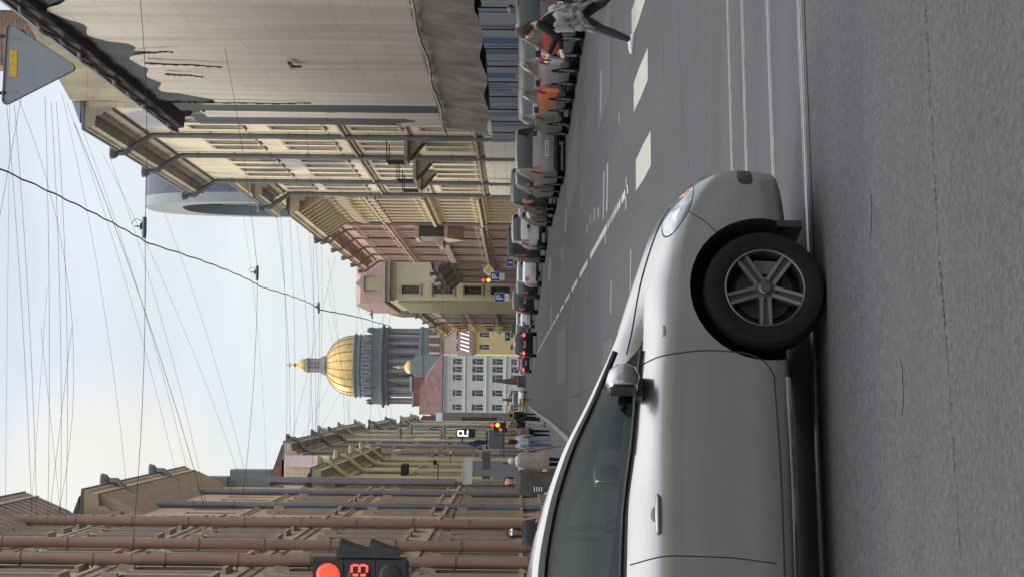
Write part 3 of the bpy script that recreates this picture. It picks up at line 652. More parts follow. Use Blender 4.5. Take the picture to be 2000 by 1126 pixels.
# ---- end of the street
def front(name, label, ix_top, iy0, iy1, d, ix_base=1008, **k):
    """building facing the camera; iy0 > iy1 photograph rows of its left and right edges"""
    p0, p1 = PX(960, iy0, d), PX(960, iy1, d); H = PX(ix_top, (iy0+iy1)/2, d).z
    return building(name, label, (p0.x, d, 0), 0, p1.x-p0.x, k.pop('D', 14), H, **k), p1.x-p0.x, H
grey = plaster('grey_plaster', (.49,.485,.43), .8, .35, .86, var=.07); gr2 = plaster('grey_trim', (.50,.50,.47), var=.07)
gwf = PX(960,691,600).x-PX(960,806,600).x
gb, gw, gh = front('apartment_building', 'pale grey four-storey building closing the street, rows of arched windows', 866, 806, 691, 600, wall=grey, trim=gr2,
    floors=[(.5,2.2,1.7,None,True),(4.9,2.9,1.7,None,True),(10.2,3.1,1.75,None,True),(16.0,2.6,1.65,None,True)], bays=7, cols_=[gwf*(806-q)/115 for q in (795,767,737,721,705.5)], cornice=(.7,.9), strings=((4.1,.3,.6),(9.4,.4,.7),(15.2,.3,.5)), frame=whitep, roof=False, margin=.8)
redm = M('red_metal_roof', (.17,.05,.042), .55, .1, var=.3, scale=.25); redl = M('red_roof_weathered', (.11,.035,.03), .5, .1, var=.5, scale=.5)
b = MB(); b.ext([(-.6,-.8,gh+.25),(gw+.2,-.8,gh+.25),(gw*.72,6,gh+4.2),(gw*.42,6,gh+6.6),(-.6,6,gh+6.8)], (0,0,0), (0,6,-.01), 0); b.build('roof', redl, gb)
b = MB(); b.box(1.6,7,gh+.3,5.4,12,gh+8.4,0); b.box(5.6,7,gh+.3,9.6,12,gh+8.8,0); b.box(1.4,6.8,gh+8.4,5.5,12.2,gh+8.9,1); b.box(5.55,6.7,gh+8.9,9.8,12.2,gh+9.5,1); b.build('roof_box', [redm, zinc], gb)
b = MB()
for x in (-3.0,): b.box(x-2.2,6,gh-2,x+2,14,gh+5.6,0); b.ext([(x-2.4,5.8,gh+5.6),(x+2.2,5.8,gh+5.6),(x,5.8,gh+7.4)],(0,0,0),(0,8,0),0)
b.box(-8.8,4,gh-4,-5.4,12,gh+3.2,0); b.box(-8.2,4-.1,gh+.2,-6.4,4,gh+1.8,1)
b.build('side_gable', [redm, pane], gb)
yl_ = plaster('ochre_yellow_plaster', (.55,.42,.21), var=.07)
e1, ew, eh = front('town_house', 'small ochre yellow two-storey house with white framed windows left of the parked row', 926, 691, 639, 452, wall=yl_, trim=plaster('ochre_yellow_trim', (.58,.46,.26), var=.05), floors=[(1.0,1.6,1.2,None),(6.9,2.1,1.15,None,True)], bays=2, cornice=(.5,.5), frame=whitep, roof=False, margin=.2)
b = MB(); b.prof([(-.5,eh+.1),(-.4,eh+.4),(3.2,eh+3.4),(3.2,eh+.1)], -.3, ew+.2, 0)
for k in range(7):
    x = .4+k*.8; b.ext([(x,-.46+.5,eh+.85),(x+.35,-.46+.5,eh+.85),(x+.9,2.2,eh+2.75),(x+.6,2.2,eh+2.75)], (0,0,0), (0,-.25,.12), 1)
b.build('patched_roof', [M('brown_roof', (.16,.09,.07), .7, var=.3, scale=1), whitep], e1)
p1_, pw_, ph_ = front('apartment_building', 'pinkish beige block rising behind the small ochre yellow house', 861, 692, 640, 475, wall=plaster('beige_block', (.48,.37,.30), var=.08), trim=gtrim, floors=[(12.6,1.7,1.6,None)], bays=2, cornice=(.5,.6), frame=frd, roof=False, margin=.2)
b = MB(); b.box(0,1,ph_+.3,pw_,6,ph_+2.8,0)
for k in range(4): b.box(pw_*k/3.2, .8, ph_+.31, pw_*k/3.2+.5, .98, ph_+2.6, 1)
b.build('attic', [M('brown_attic', (.14,.09,.07), .8), M('pink_pier', (.45,.36,.32), .8)], p1_)
front('apartment_building', 'narrow grey brown building with an orange panel at the far end of the left side', 866, 832, 806, 430, wall=plaster('grey_brown', (.20,.18,.165), var=.1), trim=gtrim, floors=[(5.0,7.0,1.0,None)], bays=1, cornice=(.3,.5), frame=frd, roof=True, margin=.1, roof_h=1.5)

# ---------------------------------------------------------------- cathedral
CD = 950; cc = PX(800, 714.5, CD); CS = FPX/CD
def cz(ix): return PX(ix, 714.5, CD).z
ca = empty('cathedral', (cc.x, CD, 0), 0, 'huge cathedral with gilded ribbed dome over a dark columned drum', 'cathedral')
gold = M('gilding', (.54,.37,.14), .45, .8, var=.2, scale=.35); goldd = M('gilding_rib', (.26,.16,.06), .4, .9, var=.2)
verd = plaster('verdigris_stone', (.12,.15,.15), var=.25); dst = plaster('dark_stone', (.07,.078,.083), var=.3); lst = plaster('pale_stone', (.30,.29,.29), var=.2); colm = plaster('red_granite', (.17,.15,.148), var=.25); walls = plaster('drum_wall', (.19,.19,.20), 2, 1, .75, var=.15)
zD0, zD1 = cz(693), cz(636); rD = 13.0
prof = [(rD*math.cos(t)**.9, zD0 + (zD1-zD0)*math.sin(t)) for t in [math.pi/2*i/16 for i in range(16)]]
prof = [p for p in prof if p[0] > 3.2]
b = MB(); b.lathe(prof, 64); b.build('dome', gold, ca, smooth=60)
b = MB()
for k in range(20):
    t = 2*math.pi*(k+.5)/20; b.tube([(r*1.005*math.cos(t), r*1.005*math.sin(t), z) for r, z in prof], .22, 5)
b.build('dome_ribs', goldd, ca, smooth=60)
b = MB(); b.lathe([(4.2,cz(637)),(4.2,cz(632)),(3.7,cz(631)),(3.7,cz(627)),(3.0,cz(626))], 24); b.lathe([(3.1,cz(603)),(3.3,cz(602)),(3.3,cz(599)),(2.9,cz(598)),(0.1,cz(598))], 24)
b.lathe([(2.0,cz(627)),(2.0,cz(603))], 16); b.build('lantern', [lst], ca, smooth=30)
b = MB()
for k in range(12):
    t = 2*math.pi*k/12; b.tube([(2.75*math.cos(t),2.75*math.sin(t),cz(627)),(2.75*math.cos(t),2.75*math.sin(t),cz(603))], .3, 6)
b.build('lantern_columns', lst, ca)
b = MB(); b.lathe([(2.7,cz(599)),(2.9,cz(595)),(2.5,cz(588)),(1.2,cz(582)),(.5,cz(580)),(.35,cz(577))], 20); b.ball((0,0,cz(575)), .9, 10); b.build('lantern_dome', gold, ca, smooth=60)
b = MB(); b.box(-.22,-.22,cz(574),.22,.22,cz(559)); b.box(-1.3,-.2,cz(567),-.221,.2,cz(566)+.15); b.box(.221,-.2,cz(567),1.3,.2,cz(566)+.15); b.build('cross', gold, ca)
b = MB(); b.lathe([(13.4,cz(693)),(13.9,cz(694)),(13.9,cz(697)),(13.3,cz(698)),(13.3,cz(703)),(13.8,cz(704)),(13.8,cz(706)),(13.0,cz(707)),(13.0,cz(731))], 72); b.build('upper_drum', verd, ca, smooth=30)
b = MB()
for k in range(24):
    t = 2*math.pi*k/24; b.box(-1.0,-.25,cz(727),1.0,.25,cz(709),0); b.box(-.62,-.35,cz(725),.62,-.26,cz(711),1)
    n = len(b.v); 
    for i in range(n-16, n):
        x, y, z = b.v[i]; y -= 13.1; b.v[i] = (x*math.cos(t)-y*math.sin(t), x*math.sin(t)+y*math.cos(t), z)
b.build('upper_drum_windows', [lst, pane], ca)
b = MB(); b.lathe([(13.0,cz(731)),(16.3,cz(731)),(16.5,cz(742)),(16.8,cz(746)),(18.0,cz(748)),(18.0,cz(750.5)),(16.9,cz(751.5)),(16.6,cz(757)),(17.1,cz(758)),(17.1,cz(760)),(12.0,cz(761))], 72); b.build('entablature', dst, ca, smooth=25)
b = MB()
for k in range(24):
    t = 2*math.pi*(k+.5)/24; x, y = 16*math.cos(t), 16*math.sin(t); z = cz(731)
    b.tube([(x,y,z-.1),(x,y,z+1.3),(x,y,z+2.1),(x,y,z+2.6),(x,y,z+3.1)], [.75,.6,.7,.3,.35], 6); b.tube([(x,y,z+1.9),(x*1.05,y*1.05,z+1.2)], .25, 5)
b.lathe([(16.3,cz(731)),(16.3,cz(728)),(16.0,cz(728))], 48); b.build('statues_balustrade', dst, ca, smooth=60)
b = MB(); b.lathe([(12.6,cz(761)),(12.6,cz(822))], 72); b.build('drum_wall', walls, ca, smooth=30)
b = MB()
for k in range(12):
    t = 2*math.pi*(k+.5)/12; i0 = len(b.v); h0, h1 = cz(818), cz(781)
    b.ext([(1.3*math.cos(q), -.2, h1+1.3*math.sin(q)) for q in [math.pi*i/8 for i in range(9)]]+[(-1.3,-.2,h0),(1.3,-.2,h0)], (0,0,0), (0,.3,0), 0)
    for i in range(i0, len(b.v)):
        x, y, z = b.v[i]; y -= 12.6; b.v[i] = (x*math.cos(t)-y*math.sin(t), x*math.sin(t)+y*math.cos(t), z)
b.build('drum_windows', pane, ca)
cm = MB(); cm.lathe([(.95,0),(.95,.8),(.8,1.0),(.78,cz(765)-cz(822)),(1.05,cz(761.5)-cz(822))], 12); cme = cm.mesh('column', colm, 40)
for k in range(24):
    t = 2*math.pi*(k+.5)/24; put('column', cme, ca, (15.6*math.cos(t), 15.6*math.sin(t), cz(822)))
b = MB(); b.lathe([(17,cz(821)),(17.2,cz(823)),(17.2,cz(826)),(16.8,cz(828)),(16.8,cz(841)),(17.4,cz(842)),(17.4,0)], 48); b.build('drum_base', verd, ca, smooth=25)
b = MB(); b.box(-28,-22,0,30,30,cz(846)); b.build('nave', dst, ca)
# small bell tower in front of the drum
bt = empty('bell_tower', (PX(800,716,905).x, 905, 0), 0, 'small gilded bell tower dome on a green pedimented base in front of the big drum', 'bell tower')
def bz(ix): return PX(ix, 716, 905).z
b = MB(); b.box(-4.6,-4.6,0,4.6,4.6,bz(826),0); b.box(-5.0,-5.0,bz(826)+.01,5.0,5.0,bz(822),0); b.ext([(-5,-5,bz(822)+.02),(5,-5,bz(822)+.02),(5,-5,bz(812)),(0,-5,bz(803)),(-5,-5,bz(812))],(0,0,0),(0,10,0),0); b.build('tower_base', plaster('verdigris_light', (.17,.20,.20), var=.2), bt)
b = MB(); b.lathe([(2.6,bz(804)),(2.75,bz(801)),(2.3,bz(795)),(1.0,bz(790)),(.5,bz(789)),(.45,bz(781)),(.7,bz(780)),(.2,bz(774)),(.08,bz(766))], 20); b.build('tower_dome', gold, bt, smooth=50)

# unseen house added behind the camera, there to be mirrored in paint and glass
building('apartment_building', 'brownish tan apartment building added unseen behind the camera for car reflections', (40, -30.0, 0), R(180), 80, 10, 14.0, plaster('near_plaster', (.55,.52,.46), 1.1, .45, .75), plaster('near_trim', (.36,.30,.23)),
    [(1.2,2.6,1.4,None),(6.0,2.6,1.4,None)], 12, (.9,1.2), strings=((4.6,.3,.5),), frame=frd)
# ---------------------------------------------------------------- left side of the street (facades face +x)
XL = -5.75
def left(name, label, y0, y1, H, wall, trim, floors, bays, x=XL, D=12, **k):
    k['strings'] = tuple((z, o_*.55, h_) for z, o_, h_ in k.get('strings', ()))
    floors = [(f[0], f[1], f[2], {'ped':'key','hood':'key','arch':None}.get(f[3], f[3]))+tuple(f[4:]) for f in floors]
    return building(name, label, (x, y0, .13), R(90), y1-y0, D, H, wall, trim, floors, bays, **k)
tan_ = plaster('tan_plaster', (.50,.43,.30), 1.0, .4, .75, var=.22); tant = plaster('tan_trim', (.46,.36,.30), var=.25)
bpipe = M('brown_red_pipe', (.33,.20,.15), .5, 0, var=.15, streak=True); gpipe = M('grey_pipe_left', (.22,.235,.255), .45, .3, var=.2, streak=True)
L1 = left('apartment_building', 'tan old apartment building nearest on the left with fat brown red downpipes', 52, 100, 23.6, tan_, tant,
    [(1.3,2.6,1.3,'key'),(5.7,2.8,1.3,'ped'),(10.6,2.8,1.3,'hood'),(15.2,2.6,1.3,'hood'),(19.4,2.0,1.2,'key')], 15, cornice=(1.0,1.6), strings=((4.7,.32,.6),(9.8,.26,.5),(14.5,.26,.5),(18.7,.22,.4)),
    frame=frd, brackets=1.1, quoin=.45, pipes=(), piped={})
for i, s in enumerate((18.2, 25.6, 38.6)): downpipe(L1, s, 0, 23.6, 1.0, bpipe, .19, y=-.34, bands=2.3)
sal = plaster('salmon_plaster', (.58,.43,.30), 1.2, .45, .75, var=.2, stain=(.35,.25,.17), stain_amt=.5); salt = plaster('salmon_trim', (.47,.37,.27), var=.25)
L2 = left('apartment_building', 'worn salmon building with deep timber eaves and two grey downpipes', 100.3, 131, 21.0, sal, salt,
    [(1.2,2.5,1.2,'hood'),(5.4,2.6,1.2,'ped'),(9.9,2.6,1.2,'hood'),(14.4,2.4,1.2,'arch')], 9, cornice=(1.15,1.7), strings=((4.6,.4,.6),(9.2,.2,.3),(13.8,.2,.3)), pipes=(6.7,20.8), pipe_mat=gpipe, frame=frd, brackets=.9, pipe_r=.17)
# rooftop boxes beyond
b = MB(); b.box(31.2,-1.0,16,33.2,1.2,18.4,0); b.box(33.3,-.9,16.2,34.4,1,17.6,1); b.box(30.6,-.6,18.5,32.2,1,20.6,0); b.box(31.2,-.6,5,31.8,-.3,16,0); b.build('duct_box', [zinc, iron], L2)
beige = plaster('beige_plaster', (.55,.47,.35), .9, .4, .75, var=.2); yp = M('yellow_pipe', (.54,.49,.29), .5, 0, var=.15, streak=True); beit = plaster('beige_trim', (.46,.42,.31), var=.2)
L3 = left('town_house', 'lower beige house with curved eaves and dull yellow downpipes', 132.5, 192, 13.6, beige, beit,
    [(1.0,2.5,1.3,'hood'),(5.0,2.5,1.2,'ped'),(9.2,2.3,1.2,'arch')], 15, cornice=(1.1,1.4), strings=((4.3,.4,.5),(8.5,.3,.4)), frame=frd, pipes=(), quoin=.5)
for s in (8.5, 22, 36, 47): downpipe(L3, s, 0, 13.6, 1.1, yp, .18, bands=4)
downpipe(L3, .7, 0, 16.2, .3, gpipe, .2, top=False); 
b = MB()
for s in (14,15,16,17): b.box(s,-.9,8.6,s+.3,-.02,9.0,0)
b.build('wall_bracket', iron, L3)
palep = plaster('pale_pink_plaster', (.62,.49,.46), 0, var=.08)
L4 = left('apartment_building', 'apartment building with a pale pink bare end wall and orange cream upper storeys', 193, 246, 21.6, plaster('orange_cream', (.58,.46,.31), 1, .45, .8, var=.15), salt,
    [(1.0,2.5,1.3,'hood'),(5.2,2.5,1.2,'ped'),(9.4,2.5,1.2,'hood'),(13.6,2.4,1.2,'hood'),(17.6,2.0,1.2,'key')], 13, cornice=(1.3,1.6), strings=((4.4,.4,.5),(8.8,.3,.4)), pipes=(6,30,50), pipe_mat=gpipe, frame=frd, pipe_r=.2, roofm=M('rust_roof', (.16,.08,.05), .8, var=.3, scale=.8))
b = MB(); b.box(-.3,.3,0,-.01,8,17.5,0); b.box(-.5,-.1,17.6,-.01,.9,21.5,0); b.box(-.7,1.6,14.0,-.31,1.75,16.8,2); b.box(-.7,3.0,14.0,-.31,3.15,16.8,2); b.box(-.7,1.3,15.9,-.31,3.6,16.0,2); b.build('end_wall', [palep, whitep, iron], L4)
ye = plaster('lemon_plaster', (.62,.55,.31), 1.2, .5, .7, var=.12)
L5 = left('apartment_building', 'yellow apartment building with iron balconies and pale downpipes farther down the left side', 246.3, 312, 23.2, ye, beit,
    [(1,2.6,1.4,'hood'),(5.6,2.6,1.4,'ped'),(10.2,2.6,1.4,'arch'),(15,2.6,1.4,'hood'),(19,2.2,1.3,'key')], 15, cornice=(1.3,1.6), strings=((4.7,.5,.6),(9.5,.4,.5),(14.2,.4,.5)), pipes=(2,30,58), pipe_mat=M('cream_pipe', (.5,.47,.34), .5), frame=frd, pipe_r=.22)
for s, z in ((12,10),(12,14.8),(24,10),(40,14.8)):
    b = MB(); b.box(s-2,-1.5,z,s+2,-.02,z+.25,0)
    for k in range(12): b.box(s-2+k*.35,-1.46,z+.25,s-1.92+k*.35,-1.4,z+1.3,1)
    b.box(s-2,-1.5,z+1.3,s+2,-1.36,z+1.4,1); b.build('balcony', [beit, iron], L5)
L6 = left('apartment_building', 'tall dull green and cream building two thirds down the left side', 312.3, 372, 22.0, plaster('olive_cream', (.55,.51,.36), 1, .5, .7, var=.12), beit,
    [(1,2.6,1.4,'hood'),(5.6,2.6,1.4,'ped'),(10.2,2.6,1.4,'arch'),(15,2.6,1.4,'hood')], 12, cornice=(1.2,1.5), strings=((4.7,.5,.6),(9.5,.4,.5)), pipes=(4,44), pipe_mat=gpipe, frame=frd, pipe_r=.2)
L7 = left('apartment_building', 'cream building with clustered chimneys before the red roofs', 372.3, 428, 20.6, plaster('dusty_cream', (.56,.48,.36), 1, .5, .7, var=.12), beit,
    [(1,2.6,1.4,'hood'),(5.6,2.6,1.4,'ped'),(10.2,2.6,1.4,'arch'),(15,2.6,1.4,'hood')], 11, cornice=(1.2,1.5), strings=((4.7,.5,.6),(9.5,.4,.5)), pipes=(4,40), pipe_mat=M('cream_pipe', (.5,.47,.34)), frame=frd, pipe_r=.2, roofm=redm)
b = MB()
for k in range(5): b.box(6+k*8,2,20.8,7.4+k*8,4,23.4+.4*(k%2),0)
b.build('chimney', dst, L7)

# ---------------------------------------------------------------- lamps, wires
dk = M('wire_black', (.02,.02,.022), .7)
catp = []
lampd = [(686+0, 287, 55.0), (596, 505, 79.0), (528, 627, 104.0), (514, 728, 140.0), (500, 770, 185.0)]
hooks = [(651,290,55),(566,510,79),(521,627,104),(498,730,140),(492,770,185)]
def lampthing(ix, iy, d, lab):
    p = PX(ix, iy, d); r = empty('street_lamp', p, 0, lab, 'street lamp', 'hanging lamps over the street')
    b = MB(); b.prof([(-.1,-.05),(.1,-.05),(.13,.03),(.07,.1),(-.07,.1),(-.13,.03)], -.62, .4); b.build('lamp_housing', M('lamp_grey', (.10,.105,.11), .5, .3), r)
    b = MB(); b.box(-.5,-.08,-.065,.25,.08,-.051); b.build('lamp_glass', pane2, r)
    b = MB(); b.tube([(-.05,0,.1),(-.05,0,.42)], .035, 6); b.box(-.2,-.06,.12,.1,.06,.2); b.tube([(.1+.3*math.sin(t)-.1,0,.1+.22*(1-math.cos(t))) for t in np.linspace(0,3,10)], .015, 5); b.build('hanger', iron, r)
    r.scale = (.52,.52,.6)
    return p
hl = ['nearest hanging street lamp, highest in the sky left of the zinc arch', 'second hanging street lamp along the centre cable', 'third hanging street lamp, above the golden dome', 'fourth hanging street lamp, just beside the dome entablature', 'farthest hanging street lamp, small against the cathedral']
lp = []
for (ix, iy, d), lab in zip(((283,440,55),(503,530,79),(623,598,104),(727,612,140)), hl): lp.append(lampthing(ix, iy, d, lab))
def wire(pts, r, lab=None, name='overhead_wire', group=None, cat='wire', mt=dk):
    b = MB(); b.tube(pts, r, 5); o = b.build(name, mt); tag(o, lab or 'thin dark overhead wire strung across the sky between the facades', cat, group or 'thin wires across the sky'); return o
def sagline(a, c, sag, n=14):
    a, c = Vector(a), Vector(c); return [a.lerp(c, t/n) - Vector((0,0,4*sag*(t/n)*(1-t/n))) for t in range(n+1)]
# centre cable hung from lamp to lamp
hp = [PX(-160, 262, 36), PX(0, 330, 40.5), PX(290, 475, 55), PX(510, 560, 79), PX(627, 605, 104), PX(730, 628, 140), PX(765,640,190)]
for i in range(len(hp)-1):
    q = sagline(hp[i], hp[i+1], .3 if i > 1 else .12, 30); q = [p + Vector((.012*math.sin(k*1.7),0,.012*math.cos(k*1.7))) for k, p in enumerate(q)]
    if i in (0,): q = sagline(hp[0], hp[1], 0, 6)
    b = MB(); b.tube(q, .017 if i < 4 else .026, 6); o = b.build('lamp_cable', dk); tag(o, 'dark twisted supply cable swinging from hanging lamp to hanging lamp', 'cable', 'centre cable spans')
# span wires of the lamps
for (ix0,iy0,ix1,iy1,d) in ((270,-40,283,440,55),(283,440,256,1095,55),(432,60,503,530,79),(503,530,474,970,79),(590,190,623,598,104),(623,598,610,905,104),(727,612,720,860,140),(640,380,727,612,140)):
    wire(sagline(PX(ix0,iy0,d), PX(ix1,iy1,d), .12), .008, 'span wire that carries a hanging street lamp between the facades', 'span_wire', 'span wires of the lamps')
b = MB(); p = PX(432, 60, 79); q = PX(458, 72, 79)
b.tube([p, q], .05, 6); o = b.build('wire_tensioner', iron); tag(o, 'small dark tensioner on the wire over the draped building', 'tensioner')
for (x0,y0,x1,y1,dl,r_,sg) in ((28,205,72,1010,66,.012,.1),(35,190,100,1060,70,.011,1.2),(88,190,93,1020,75,.014,.1),(100,200,118,1010,78,.014,.15),(110,200,128,1030,78,.014,.2),(45,170,0,420,60,.012,0),
    (120,180,248,960,90,.012,.3),(130,200,352,960,95,.012,.3),(145,240,398,985,95,.022,.3),(160,250,372,945,95,.012,.3),(200,300,482,975,105,.012,.4),(215,310,402,980,98,.012,.3),(315,400,487,960,110,.012,.3),
    (0,60,62,1000,60,.011,.1),(20,150,10,1000,60,.007,0),(80,640,118,1000,80,.011,0),(92,560,60,1010,80,.009,0),(140,640,96,1010,76,.012,0),
    (541,425,566,880,150,.02,.3),(548,425,559,880,155,.02,.2),(566,430,574,880,160,.02,.2),(580,440,612,870,165,.02,.2),(604,450,616,880,170,.02,.2),(612,470,600,870,175,.02,.2),(628,480,618,870,180,.02,.2),
    (655,500,560,900,160,.016,0),(640,560,690,860,180,.016,.1),(693,560,750,850,220,.02,0),(760,600,600,880,190,.016,0),(700,600,676,860,230,.02,0),(760,560,764,850,260,.025,0),(745,520,757,850,250,.02,0),
    (640,500,675,860,160,.014,.2),(700,640,560,910,150,.012,0),(470,390,520,930,125,.01,.3),(875,600,880,860,160,.015,.05),(893,580,897,860,170,.015,.05),(864,560,868,880,150,.012,.05),(640,620,690,860,280,.02,0)):
    wire(sagline(PX(x0,y0,dl), PX(x1,y1,dl+random.uniform(-3,3)), sg), r_*.55)
for (x0,y0,x1,y1,lab,d0,d1) in ((236,700,258,1096,'a',58,58),): pass
b = MB(); b.tube([PX(250,1075,56), PX(275,1080,56)], .05, 6); 
# tangle of cable coils behind the sign
b = MB()
for k in range(4): b.tube([PX(40+9*math.sin(t+k)+k, 68+9*math.cos(t*1.1+k*.6), 62) for t in np.linspace(0,6.3,26)], .02, 5)
o = b.build('cable_coil', dk); tag(o, 'small coil of black cable hung in the wires above the draped roof', 'cable coil')

# ---------------------------------------------------------------- triangular sign seen from behind
def tri(r, rc, n=5):
    pts = []
    for k in range(3):
        a = R(-90 + 120*k); c = Vector((math.cos(a), math.sin(a)))*(r-2*rc)
        for i in range(n+1):
            t = a + R(-60 + 120*i/n); pts.append((c.x+rc*math.cos(t), c.y+rc*math.sin(t)))
    return pts
SD = 23.0; apex = PX(150, 133, SD); tl_ = PX(1, 215, SD); tr_ = PX(10, 58, SD)
ts = empty('yield_sign', apex, 0, 'back of a grey triangular road sign hanging point down high at the right', 'road sign')
w_ = (tr_ - tl_).length; sidev = math.atan2((tr_-tl_).z, (tr_-tl_).x)
b = MB(); rr = w_/math.sqrt(3)+.035; tp = [(x, z+rr-.03) for x, z in tri(rr, .045)]
ca_, sa_ = math.cos(sidev), math.sin(sidev)
rot2 = lambda x, z: (x*ca_ - z*sa_, x*sa_ + z*ca_)
tp = [rot2(x, z) for x, z in tp]
b.ext([(x, 0, z) for x, z in tp], (0,0,0), (0,.02,0)); galv = M('galvanised', (.235,.245,.262), .5, .25, var=.07, scale=3)
b.build('sign_plate', galv, ts)
b = MB(); n = len(tp); b.tube([(x*.985, -.012, .012+z*.985) for x, z in tp]+[(tp[0][0]*.985, -.012, .012+tp[0][1]*.985)], .009, 5, cap=False); b.build('rolled_edge', M('galv_edge', (.16,.165,.18), .45, .4), ts)
h_ = rr*1.5
def bar(z, t=.012):
    hwid = z/h_*w_/2*.98
    a0, a1 = rot2(-hwid, z), rot2(hwid, z); b = MB(); b.ext([(a0[0],0,a0[1]-t),(a1[0],0,a1[1]-t),(a1[0],0,a1[1]+t),(a0[0],0,a0[1]+t)], (0,-.001,0), (0,-.014,0)); return b
stiff = []
for xx in (-.28, .28):
    b = MB(); a0, a1 = rot2(xx, abs(xx)*1.73+.12), rot2(xx, h_-.07); b.ext([(a0[0]-.006,0,a0[1]),(a0[0]+.006,0,a0[1]),(a1[0]+.006,0,a1[1]),(a1[0]-.006,0,a1[1])], (0,-.001,0), (0,-.012,0)); b.build('stiffener', galv, ts)
b = MB(); c0 = rot2(.02, h_-.22); b.box(c0[0]-.14,-.006,c0[1]+.06,c0[0]+.14,-.001,c0[1]+.14); b.build('sticker', M('yellow_sticker', (.62,.36,.02), .6, var=.25, scale=20), ts)
b = MB(); a0 = rot2(0, h_); b.tube([(a0[0]-.3, .01, a0[1]-.05), (a0[0]-.3, .01, a0[1]+1.4)], .02, 6); b.tube([(a0[0]+.3, .01, a0[1]-.05), (a0[0]+.3, .01, a0[1]+1.4)], .02, 6); b.tube([(a0[0]-6, .01, a0[1]+1.4), (a0[0]+9, .01, a0[1]+1.42)], .03, 6); b.build('hanging_bracket', iron, ts)

# ---------------------------------------------------------------- traffic lights
def led(key, c0, c1, st, scale):
    mt = bpy.data.materials.new(key); mt.use_nodes = True; nt = mt.node_tree; b = nt.nodes['Principled BSDF']; N = nt.nodes.new; L = nt.links.new
    tc = N('ShaderNodeTexCoord'); vo = N('ShaderNodeTexVoronoi'); vo.inputs['Scale'].default_value = scale; L(tc.outputs['Object'], vo.inputs[0])
    rp = N('ShaderNodeValToRGB'); rp.color_ramp.elements[0].position = .2; rp.color_ramp.elements[0].color = (*c0, 1); rp.color_ramp.elements[1].position = .75; rp.color_ramp.elements[1].color = (*c1, 1); L(vo.outputs[0], rp.inputs[0])
    L(rp.outputs[0], b.inputs['Emission Color']); b.inputs['Emission Strength'].default_value = st; b.inputs['Base Color'].default_value = (.1,.01,.01,1); b.inputs['Coat Weight'].default_value = 1; return mt
redE = led('red_light', (1.0,.10,.035), (.85,.015,.01), 1.9, 75); redE2 = led('red_digit', (1.0,.16,.08), (.9,.02,.02), 2.0, 120); ambE = M('amber_light', (1.0,.42,.02), emit=2.2); lensd = M('dark_lens', (.02,.022,.022), .35, var=.1)
hous = M('signal_housing', (.018,.018,.02), .55, var=.15)
def signal(name, p, s, label, lit, rz=0, digits=None, pole=None, pole_side=-1, visors=True):
    """s = lens diameter; p = centre of the middle lens"""
    r = empty(name, p, rz, label, 'traffic light'); pitch = s*1.24; hw_ = s*.62; dep = s*.55
    b = MB()
    for k in (-1,0,1):
        z = k*pitch; b.box(-hw_, 0, z-pitch/2+.004, hw_, dep, z+pitch/2-.004)
    b.box(-hw_*.8,.01,-pitch*1.56,hw_*.8,dep*.9,-pitch*1.49)
    b.build('housing', hous, r)
    for k, c in zip((1,0,-1), lit):
        z = k*pitch; b = MB(); b.lathe([(0,-.006),(s*.3,-.005),(s*.46,.0),(s*.5,.01)], 28, (0,0,z), 0, 'y'); b.build('lens', {'r':redE,'a':ambE,'d':lensd}[c], r, smooth=50)
        if visors:
            b = MB(); b.lathe([(s*.52,-.002),(s*.55,-s*.55)], 20, (0,0,z), 0, 'y', R(15), R(165)); 
            b.lathe([(s*.545,-.002),(s*.575,-s*.55)], 20, (0,0,z), 0, 'y', R(15), R(165)); b.build('visor', hous, r, smooth=60)
    if digits:
        b = MB(); 
        def seg(cx, on):
            hw2, hh, t = s*.14, s*.30, s*.045
            S = {'a':(cx-hw2,hh-t,cx+hw2,hh+t),'g':(cx-hw2,-t,cx+hw2,t),'d':(cx-hw2,-hh-t,cx+hw2,-hh+t),'b':(cx+hw2-t,t,cx+hw2+t,hh-t),'c':(cx+hw2-t,-hh+t,cx+hw2+t,-t),'f':(cx-hw2-t,t,cx-hw2+t,hh-t),'e':(cx-hw2-t,-hh+t,cx-hw2+t,-t)}
            for q in on: x0,z0,x1,z1 = S[q]; b.box(x0,-.016,z0,x1,-.008,z1)
        seg(.27*s,'abcdg'); seg(-.12*s,'bc'); b.build('countdown_digits', redE2, r)
    if pole:
        b = MB(); zz = -p[2]; b.tube([(pole,.1,zz),(pole,.1,pitch*1.8)], .05, 8); b.tube([(0,.1,pitch*1.2),(pole,.1,pitch*1.2)], .025, 6); b.tube([(0,.1,-pitch*1.2),(pole,.1,-pitch*1.2)], .025, 6); b.build('pole', M('pole_grey', (.13,.135,.14), .5, .3), r)
    return r
TD = 20.6; pm = PX(702, 1122, TD)
s1_ = signal('traffic_light', tuple(pm), .237, 'near traffic light cut by the left edge, red lamp and glowing countdown digits', 'rdd', rz=R(-8), digits=True, pole=-.5, visors=False)
